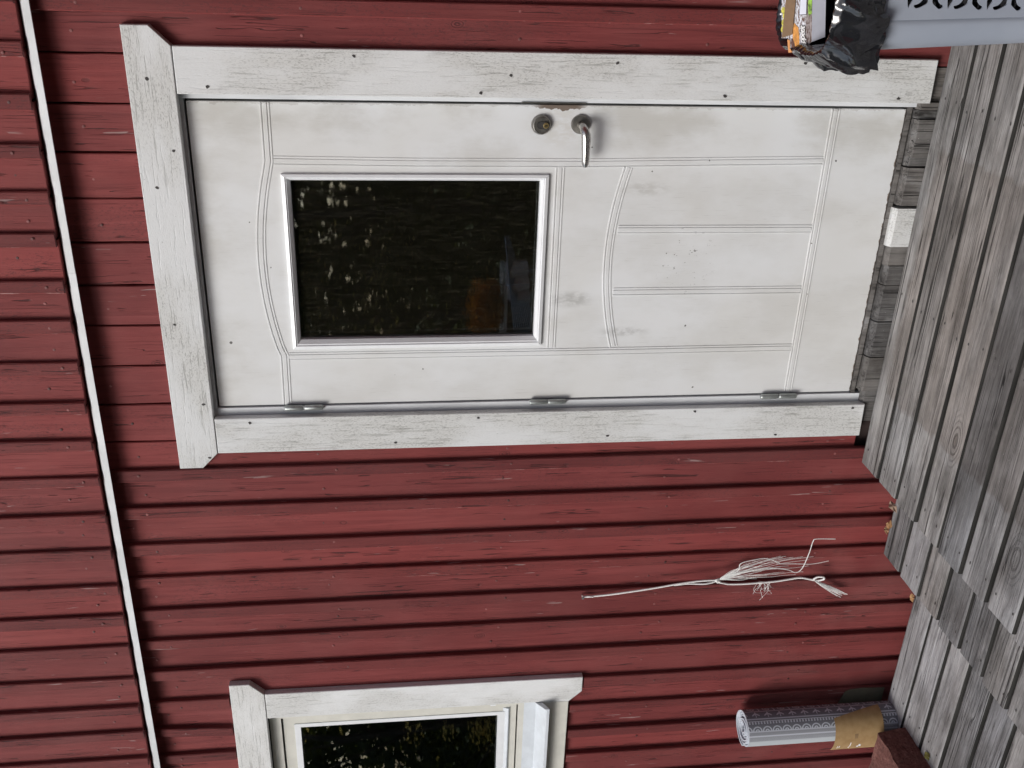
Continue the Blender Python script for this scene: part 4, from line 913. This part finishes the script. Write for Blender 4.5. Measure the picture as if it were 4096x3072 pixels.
# food box sticking out of the bag
TL = Vector((-0.2412, -0.370, 0.6561)); TR_ = Vector((-0.06, -0.370, 0.684)); BL = Vector((-0.264, -0.430, 0.6047)); BR_ = Vector((-0.06, -0.430, 0.5955))
ex = (TR_ - TL).normalized(); dn = (BL - TL); dn = (dn - ex * dn.dot(ex)).normalized(); nrm = ex.cross(dn).normalized()
if nrm.y > 0: nrm = -nrm
def fpnt(a, b, h=0.0): return TL + ex * a + dn * b + nrm * h       # a to the right, b down the face, h out of it
foodm = NT('printed_carton'); uv = foodm.coord('UV'); us = foodm.sep(uv)
ns = foodm.noise(foodm.vm('MULTIPLY', uv, (0.35, 1, 1)), 260, 4, 0.65)
cw = foodm.ramp(ns, [(0.42, (0.13, 0.075, 0.06)), (0.5, (0.45, 0.44, 0.47)), (0.58, (0.72, 0.74, 0.80))])
dkb = foodm.step(us[1], 0.058, 0.066); cw = foodm.mix(foodm.mth('MULTIPLY', dkb, 0.8), cw, foodm.ramp(ns, [(0.40, (0.09, 0.055, 0.045)), (0.65, (0.26, 0.20, 0.18))]))
M['carton'] = foodm.fin(cw, 0.4, spec=0.4)
W_, H_ = 0.20, 0.078
food = tag(empty('food_box', fpnt(0.09, 0.05, -0.02)), 'torn printed food carton sticking out of the black bag', 'carton')
def quad(name, P, mat, h=0.0, uvs=None, par=None, th=0.0012):
    V = [fpnt(a, b, h) for a, b in P]; k = len(P); V += [fpnt(a, b, h - th) for a, b in P]
    o = mesh(name, V, [tuple(range(k)), tuple(range(2 * k - 1, k - 1, -1))] + [(i, (i + 1) % k, (i + 1) % k + k, i + k) for i in range(k)], mat, par or food)
    l = o.data.uv_layers.new(name='UVMap')
    for lp in o.data.loops: l.data[lp.index].uv = P[lp.vertex_index % k]
    return o
quad('printed_face', [(-0.004, 0.0), (W_, 0.0), (W_, H_), (-0.012, H_), (-0.034, 0.050), (-0.036, 0.022), (-0.004, 0.018)], M['carton'])
plainw = mat_plain('white_carton', (0.66, 0.68, 0.78), 0.5, 0, 0.04); 
V = [fpnt(-0.012, H_), fpnt(W_, H_), fpnt(W_, H_ + 0.017, -0.030), fpnt(-0.006, H_ + 0.017, -0.030)]; V += [v + nrm * -0.0012 - dn * 0.001 for v in V]
mesh('carton_side', V, [(0, 1, 2, 3), (7, 6, 5, 4), (0, 4, 5, 1), (1, 5, 6, 2), (2, 6, 7, 3), (3, 7, 4, 0)], plainw, food)
quad('torn_flap', [(-0.003, 0.003), (0.005, 0.030), (W_, 0.052), (W_, 0.026)], mat_plain('inner_board', (0.20, 0.125, 0.07), 0.8, 0, 0.1, 40), 0.004)
quad('torn_edge', [(-0.036, 0.020), (-0.006, 0.017), (-0.008, 0.024), (-0.026, 0.024), (-0.035, 0.030)], mat_plain('torn_paper', (0.60, 0.27, 0.10), 0.7), 0.003)
quad('brown_picture', [(-0.034, 0.026), (-0.004, 0.026), (-0.005, 0.034), (-0.020, 0.036), (-0.033, 0.040)], mat_plain('dark_print', (0.10, 0.035, 0.02), 0.5, 0, 0.4, 200), 0.001)
quad('orange_picture', [(-0.030, 0.037), (-0.018, 0.036), (-0.002, 0.030), (0.018, 0.030), (0.030, 0.034), (0.020, 0.044), (0.0, 0.047), (-0.028, 0.047)], mat_plain('orange_print', (0.60, 0.26, 0.05), 0.5, 0, 0.3, 150), 0.0015)
quad('blank_label', [(0.047, 0.046), (0.105, 0.050), (0.105, 0.0665), (0.048, 0.0655)], mat_plain('label_edge', (0.03, 0.03, 0.04), 0.5), 0.0012)
quad('blank_label', [(0.0485, 0.0474), (0.105, 0.0513), (0.105, 0.0652), (0.0495, 0.0642)], plainw, 0.0022)
quad('green_picture', [(0.045, 0.070), (0.070, 0.068), (0.110, 0.071), (0.110, 0.078), (0.050, 0.0775)], mat_plain('green_print', (0.20, 0.36, 0.04), 0.5, 0, 0.7, 120), 0.0013)
for a, b, r_ in ((0.016, 0.0045, 0.0075), (0.031, 0.007, 0.0085), (0.046, 0.010, 0.0085), (0.058, 0.0055, 0.0075)):
    quad('grape_picture', [(a + r_ * math.cos(i * math.pi / 6), b + r_ * 0.75 * math.sin(i * math.pi / 6)) for i in range(12)], mat_plain('yellow_print', (0.52, 0.47, 0.07), 0.4, 0, 0.4, 120), 0.0016)
def text(body, a, b, size, off, h, mat, name):
    tc = bpy.data.curves.new('t', 'FONT'); tc.body = body; tc.size = size; tc.shear = 0.25; tc.offset = off; tc.extrude = 0.00012; tc.space_character = 0.88
    to = bpy.data.objects.new('t', tc); COL.objects.link(to); d_ = bpy.context.evaluated_depsgraph_get()
    me = bpy.data.meshes.new_from_object(to.evaluated_get(d_)); bpy.data.objects.remove(to, do_unlink=True)
    for v in me.vertices: v.co = fpnt(a + v.co.x, b - v.co.y, h + v.co.z)
    me.materials.clear(); me.materials.append(mat); me.name = name
    o = bpy.data.objects.new(name, me); COL.objects.link(o); o.parent = food; o.matrix_parent_inverse = food.matrix_basis.inverted(); return o
inkd = mat_plain('dark_ink', (0.02, 0.015, 0.015), 0.5); inkw = mat_plain('white_ink', (0.80, 0.80, 0.80), 0.5)
text('Appétit', -0.026, 0.0615, 0.0185, 0.0011, 0.0022, inkd, 'lettering_outline')
text('Appétit', -0.026, 0.0615, 0.0185, 0.0003, 0.0030, inkw, 'lettering')

# ================================================================== DEAD LEAVES AND SCRAPS ON THE DECK
lm_ = [mat_plain('dry_leaf_tan', (0.40, 0.24, 0.13), 0.7, 0, 0.25, 60), mat_plain('dry_leaf_orange', (0.33, 0.18, 0.08), 0.7, 0, 0.25, 60), mat_plain('dry_leaf_pale', (0.50, 0.38, 0.28), 0.7, 0, 0.2, 60), mat_plain('leaf_olive', (0.20, 0.19, 0.05), 0.7, 0, 0.3, 60)]
def dryleaf(loc, size, mi, rot, label, seed):
    r_ = random.Random(seed); V = []; F = []; nn = 12
    V.append((0, 0, 0.1 * size))
    for i in range(nn):
        a = 2 * math.pi * i / nn; rr2 = 0.8 * size * (0.55 + 0.30 * r_.random() + (0.25 if i % 3 == 0 else 0)); V.append((rr2 * math.cos(a), rr2 * 0.62 * math.sin(a), size * r_.uniform(-0.05, 0.35)))
    F = [(0, 1 + i, 1 + (i + 1) % nn) for i in range(nn)]
    V2 = [(x, y, z - 0.0006) for x, y, z in V]; F2 = [tuple(j + nn + 1 for j in reversed(f)) for f in F]
    F3 = [(1 + i, nn + 2 + i, nn + 2 + (i + 1) % nn, 1 + (i + 1) % nn) for i in range(nn)]
    me = bpy.data.meshes.new('dry_leaf'); me.from_pydata(V + V2, [], F + F2 + F3); me.materials.append(lm_[mi])
    o = bpy.data.objects.new('dry_leaf', me); COL.objects.link(o); o.location = loc; o.rotation_euler = rot; return tag(o, label, 'leaf', 'dead leaves caught along the deck edge')
dryleaf((-1.815, -0.016, -0.130), 0.034, 2, (R(70), 0, R(80)), 'pale curled dead leaf, largest at the step beside the wall', 1)
dryleaf((-1.885, -0.020, -0.129), 0.024, 1, (R(50), 0.2, R(10)), 'orange dead leaf on the step beside the wall', 2)
dryleaf((-1.915, -0.010, -0.128), 0.020, 0, (R(75), 0, R(50)), 'brown dead leaf at the wall, furthest down the step', 3)
dryleaf((-1.770, -0.014, -0.120), 0.014, 0, (R(60), 0, R(120)), 'tiny tan dead leaf tucked under the landing edge', 4)
dryleaf((-2.200, -0.036, -0.277), 0.022, 1, (R(35), 0, R(30)), 'orange dead leaf on the lower deck at the foot of the step', 5)
dryleaf((-2.168, -0.034, -0.274), 0.018, 2, (R(75), 0, R(70)), 'pale dead leaf at the wall on the lower deck', 6)
dryleaf((-2.660, -0.345, -0.277), 0.026, 3, (R(40), 0, R(70)), 'olive dead leaf beside the red stone block', 7)
nd = MB(); nd.tube([(-2.075, -0.470, DZ3 + 0.003), (-2.090, -0.500, DZ3 + 0.004), (-2.096, -0.530, DZ3 + 0.003)], 0.0012, 5).tube([(-2.085, -0.485, DZ3 + 0.005), (-2.106, -0.522, DZ3 + 0.003)], 0.0012, 5)
tag(nd.out('pine_needle', lm_[0]), 'dry forked pine needle lying on a dark plank of the lower deck', 'needle')

# ================================================================== GARDEN BEHIND THE CAMERA (mirrored in the panes)
def leafmat(name, c1, c2, tr):
    n = NT(name); r_ = n.noise(n.pos(), 3.0, 3); c = n.mix(n.step(r_, 0.35, 0.65), c1, c2); n.fin(c, 0.55, spec=0.3)
    t = n.t.nodes.new('ShaderNodeBsdfTranslucent'); n.put(t.inputs[0], n.mix(1.0, c, (1.6, 1.5, 0.8), 'MULTIPLY'))
    mx = n.t.nodes.new('ShaderNodeMixShader'); mx.inputs[0].default_value = tr
    n.t.links.new(n.b.outputs[0], mx.inputs[1]); n.t.links.new(t.outputs[0], mx.inputs[2]); n.t.links.new(mx.outputs[0], n.out.inputs[0]); return n.m
G1 = leafmat('dark_foliage', (0.035, 0.048, 0.020), (0.085, 0.100, 0.035), 0.30); G2 = leafmat('yellow_foliage', (0.58, 0.47, 0.22), (0.74, 0.62, 0.38), 0.5); G3 = leafmat('rust_foliage', (0.42, 0.17, 0.03), (0.60, 0.27, 0.05), 0.4)
bark = mat_plain('bark', (0.09, 0.075, 0.06), 0.9, 0, 0.4, 12, 0.5, 0.2, (1, 1, 0.2))
def tree(x, y, h, rad_, n, mat, label, name, cat, seed, leaf=0.06, low=0.15, gz=-0.72, second=None):
    r_ = random.Random(seed); root = tag(empty(name, (x, y, gz)), label, cat, 'trees and shrubs along the garden edge')
    tk = MB(); P = [(x + 0.05 * math.sin(i), y + 0.05 * math.cos(i * 1.3), gz + h * 0.8 * i / 6) for i in range(7)]; tk.tube(P, [0.11 * h / 6 * (1 - 0.8 * i / 6) + 0.012 for i in range(7)], 8)
    cl = []
    for i in range(16):
        a = r_.uniform(0, 6.28); t = r_.uniform(low, 1.0); q_ = rad_ * (1 - 0.55 * abs(t - 0.45)) * r_.uniform(0.35, 0.95)
        c = Vector((x + q_ * math.cos(a), y + q_ * math.sin(a), gz + h * t)); cl.append((c, rad_ * r_.uniform(0.28, 0.5)))
        b = Vector(P[min(6, int(t * 6 * 0.75))]); tk.tube([b, b.lerp(c, 0.5) + Vector((0, 0, 0.1)), c], [0.03, 0.018, 0.006], 5)
    tk.out('trunk', bark, root, True)
    V = []; F = []; k = []
    for i in range(n):
        c, s = cl[r_.randrange(len(cl))]
        d = Vector((r_.gauss(0, 1), r_.gauss(0, 1), r_.gauss(0, 0.8))); d = d.normalized() * s * (r_.random() ** 0.45); p = c + d
        if p.z < gz + 0.05: p.z = gz + 0.05 + r_.random() * 0.3
        u = Vector((r_.gauss(0, 1), r_.gauss(0, 1), r_.gauss(0, 1))).normalized(); v = u.orthogonal().normalized(); l = leaf * r_.uniform(0.6, 1.3); b0 = len(V)
        V += [p - u * l, p + v * l * 0.5 + u * l * 0.1, p + u * l, p - v * l * 0.5 + u * l * 0.1]; F.append((b0, b0 + 1, b0 + 2, b0 + 3)); k.append(1 if second and r_.random() < second[1] else 0)
    me = bpy.data.meshes.new('crown'); me.from_pydata([tuple(v) for v in V], [], F); me.materials.append(mat)
    if second:
        me.materials.append(second[0])
        for p_, kk in zip(me.polygons, k): p_.material_index = kk
    o = bpy.data.objects.new('crown', me); COL.objects.link(o); o.parent = root; o.matrix_parent_inverse = root.matrix_basis.inverted()
tree(-3.4, -9.2, 5.5, 1.9, 6500, G1, 'dark leafy tree mirrored in the middle of the door pane', 'garden_tree', 'tree', 11)
tree(-5.0, -9.6, 5.0, 1.9, 12000, G1, 'dark tree with scattered yellow leaves mirrored at the left of the door pane', 'garden_tree', 'tree', 12, leaf=0.035, second=(G2, 0.14))
tree(-1.4, -9.8, 5.2, 1.8, 5500, G1, 'dark tree mirrored at the right of the door pane', 'garden_tree', 'tree', 13)
tree(-8.3, -8.8, 4.6, 1.9, 6000, G1, 'dark tree standing left of the yellow speckled tree', 'garden_tree', 'tree', 14, second=(G2, 0.03))
tree(-10.8, -7.9, 4.8, 1.8, 6000, G1, 'dark shrubby tree mirrored in the window pane', 'garden_tree', 'tree', 15, second=(G2, 0.02))
tree(-9.6, -6.9, 2.4, 0.40, 1000, G2, 'slender yellow birch sapling mirrored in the window pane', 'birch_sapling', 'tree', 16, 0.026)
tree(-13.5, -6.5, 4.6, 2.0, 5500, G1, 'dark shrubby tree at the far left garden edge', 'garden_tree', 'tree', 17)
tree(-3.80, -7.0, 0.32, 0.40, 2600, G3, 'rust orange low bush in the white planter mirrored low in the door pane', 'orange_bush', 'bush', 18, 0.03, 0.2, gz=0.40)
pb = tag(empty('planter', (-3.8, -7.0, -0.72)), 'tall dark planter with a white top rail standing on the lawn', 'planter')
MB().box(-4.15, -3.45, -7.22, -6.80, -0.74, 0.385).out('planter_box', M['brownwood'], pb); MB().box(-4.18, -3.42, -7.25, -6.77, 0.387, 0.425).out('rail', M['bead'], pb)
# clothes rack on the lawn
rk = tag(empty('clothes_rack', (-2.95, -5.2, -0.72)), 'blue grey folding clothes rack with a white cloth on the lawn', 'rack')
rm = mat_plain('blue_grey_rods', (0.20, 0.28, 0.40), 0.4, 0, 0.1)
leg = MB()
for s in (-1, 1): leg.tube([(-2.95 - 0.42 * s, -5.45, -0.72), (-2.95 - 0.1 * s, -5.1, 0.40)], 0.010, 6).tube([(-2.95 - 0.42 * s, -4.95, -0.72), (-2.95 - 0.1 * s, -5.3, 0.40)], 0.010, 6)
leg.out('legs', rm, rk)
for i in range(11):
    t = i / 10; MB().tube([(-2.50, -5.20, 0.62 - 0.03 * t), (-3.40, -5.05 - 0.3 * t, 0.52 - 0.22 * t)], 0.007, 5).out('rod', rm, rk)
cl = MB(); V = []; F = []
for i in range(13):
    for j in range(7): V.append((-2.72 - 0.35 * i / 12, -5.18 - 0.03 * math.sin(i * 1.3 + j * 0.4), 0.62 - 0.035 * i / 12 - 0.20 * j / 6))
for i in range(12):
    for j in range(6): F.append((i * 7 + j, i * 7 + j + 1, (i + 1) * 7 + j + 1, (i + 1) * 7 + j))
clo = mesh('cloth', V, F, mat_plain('white_cloth', (0.7, 0.72, 0.75), 0.8)); clo.modifiers.new('t', 'SOLIDIFY').thickness = 0.004
tag(clo, 'small white cloth hanging over the blue grey clothes rack', 'cloth')

# dense wood closing the garden, too thick to count
V = []; F = []; r_ = random.Random(5)
for i in range(80000):
    x = r_.uniform(-26, 7); z = -0.75 + 7.0 * r_.random(); y = -12.6 + 0.9 * mnoise.noise((x * 0.6, z * 0.6, 2.0)) + r_.uniform(-0.9, 0.9) + (x + 10) * 0.10 * (1 if x < -10 else 0) * -1.0
    p = Vector((x, y, z)); u = Vector((r_.gauss(0, 1), r_.gauss(0, 0.6), r_.gauss(0, 1))).normalized(); v = u.cross(Vector((r_.gauss(0, 0.4), 1, r_.gauss(0, 0.4)))).normalized(); l = 0.115 * r_.uniform(0.6, 1.3); b0 = len(V)
    V += [p - u * l, p + v * l * 0.5, p + u * l, p - v * l * 0.5]; F.append((b0, b0 + 1, b0 + 2, b0 + 3))
me = bpy.data.meshes.new('woods'); me.from_pydata([tuple(v) for v in V], [], F); me.materials.append(G1)
wd_ = bpy.data.objects.new('woods', me); COL.objects.link(wd_); tag(wd_, 'dense dark green woods closing the garden', 'woods', kind='stuff')
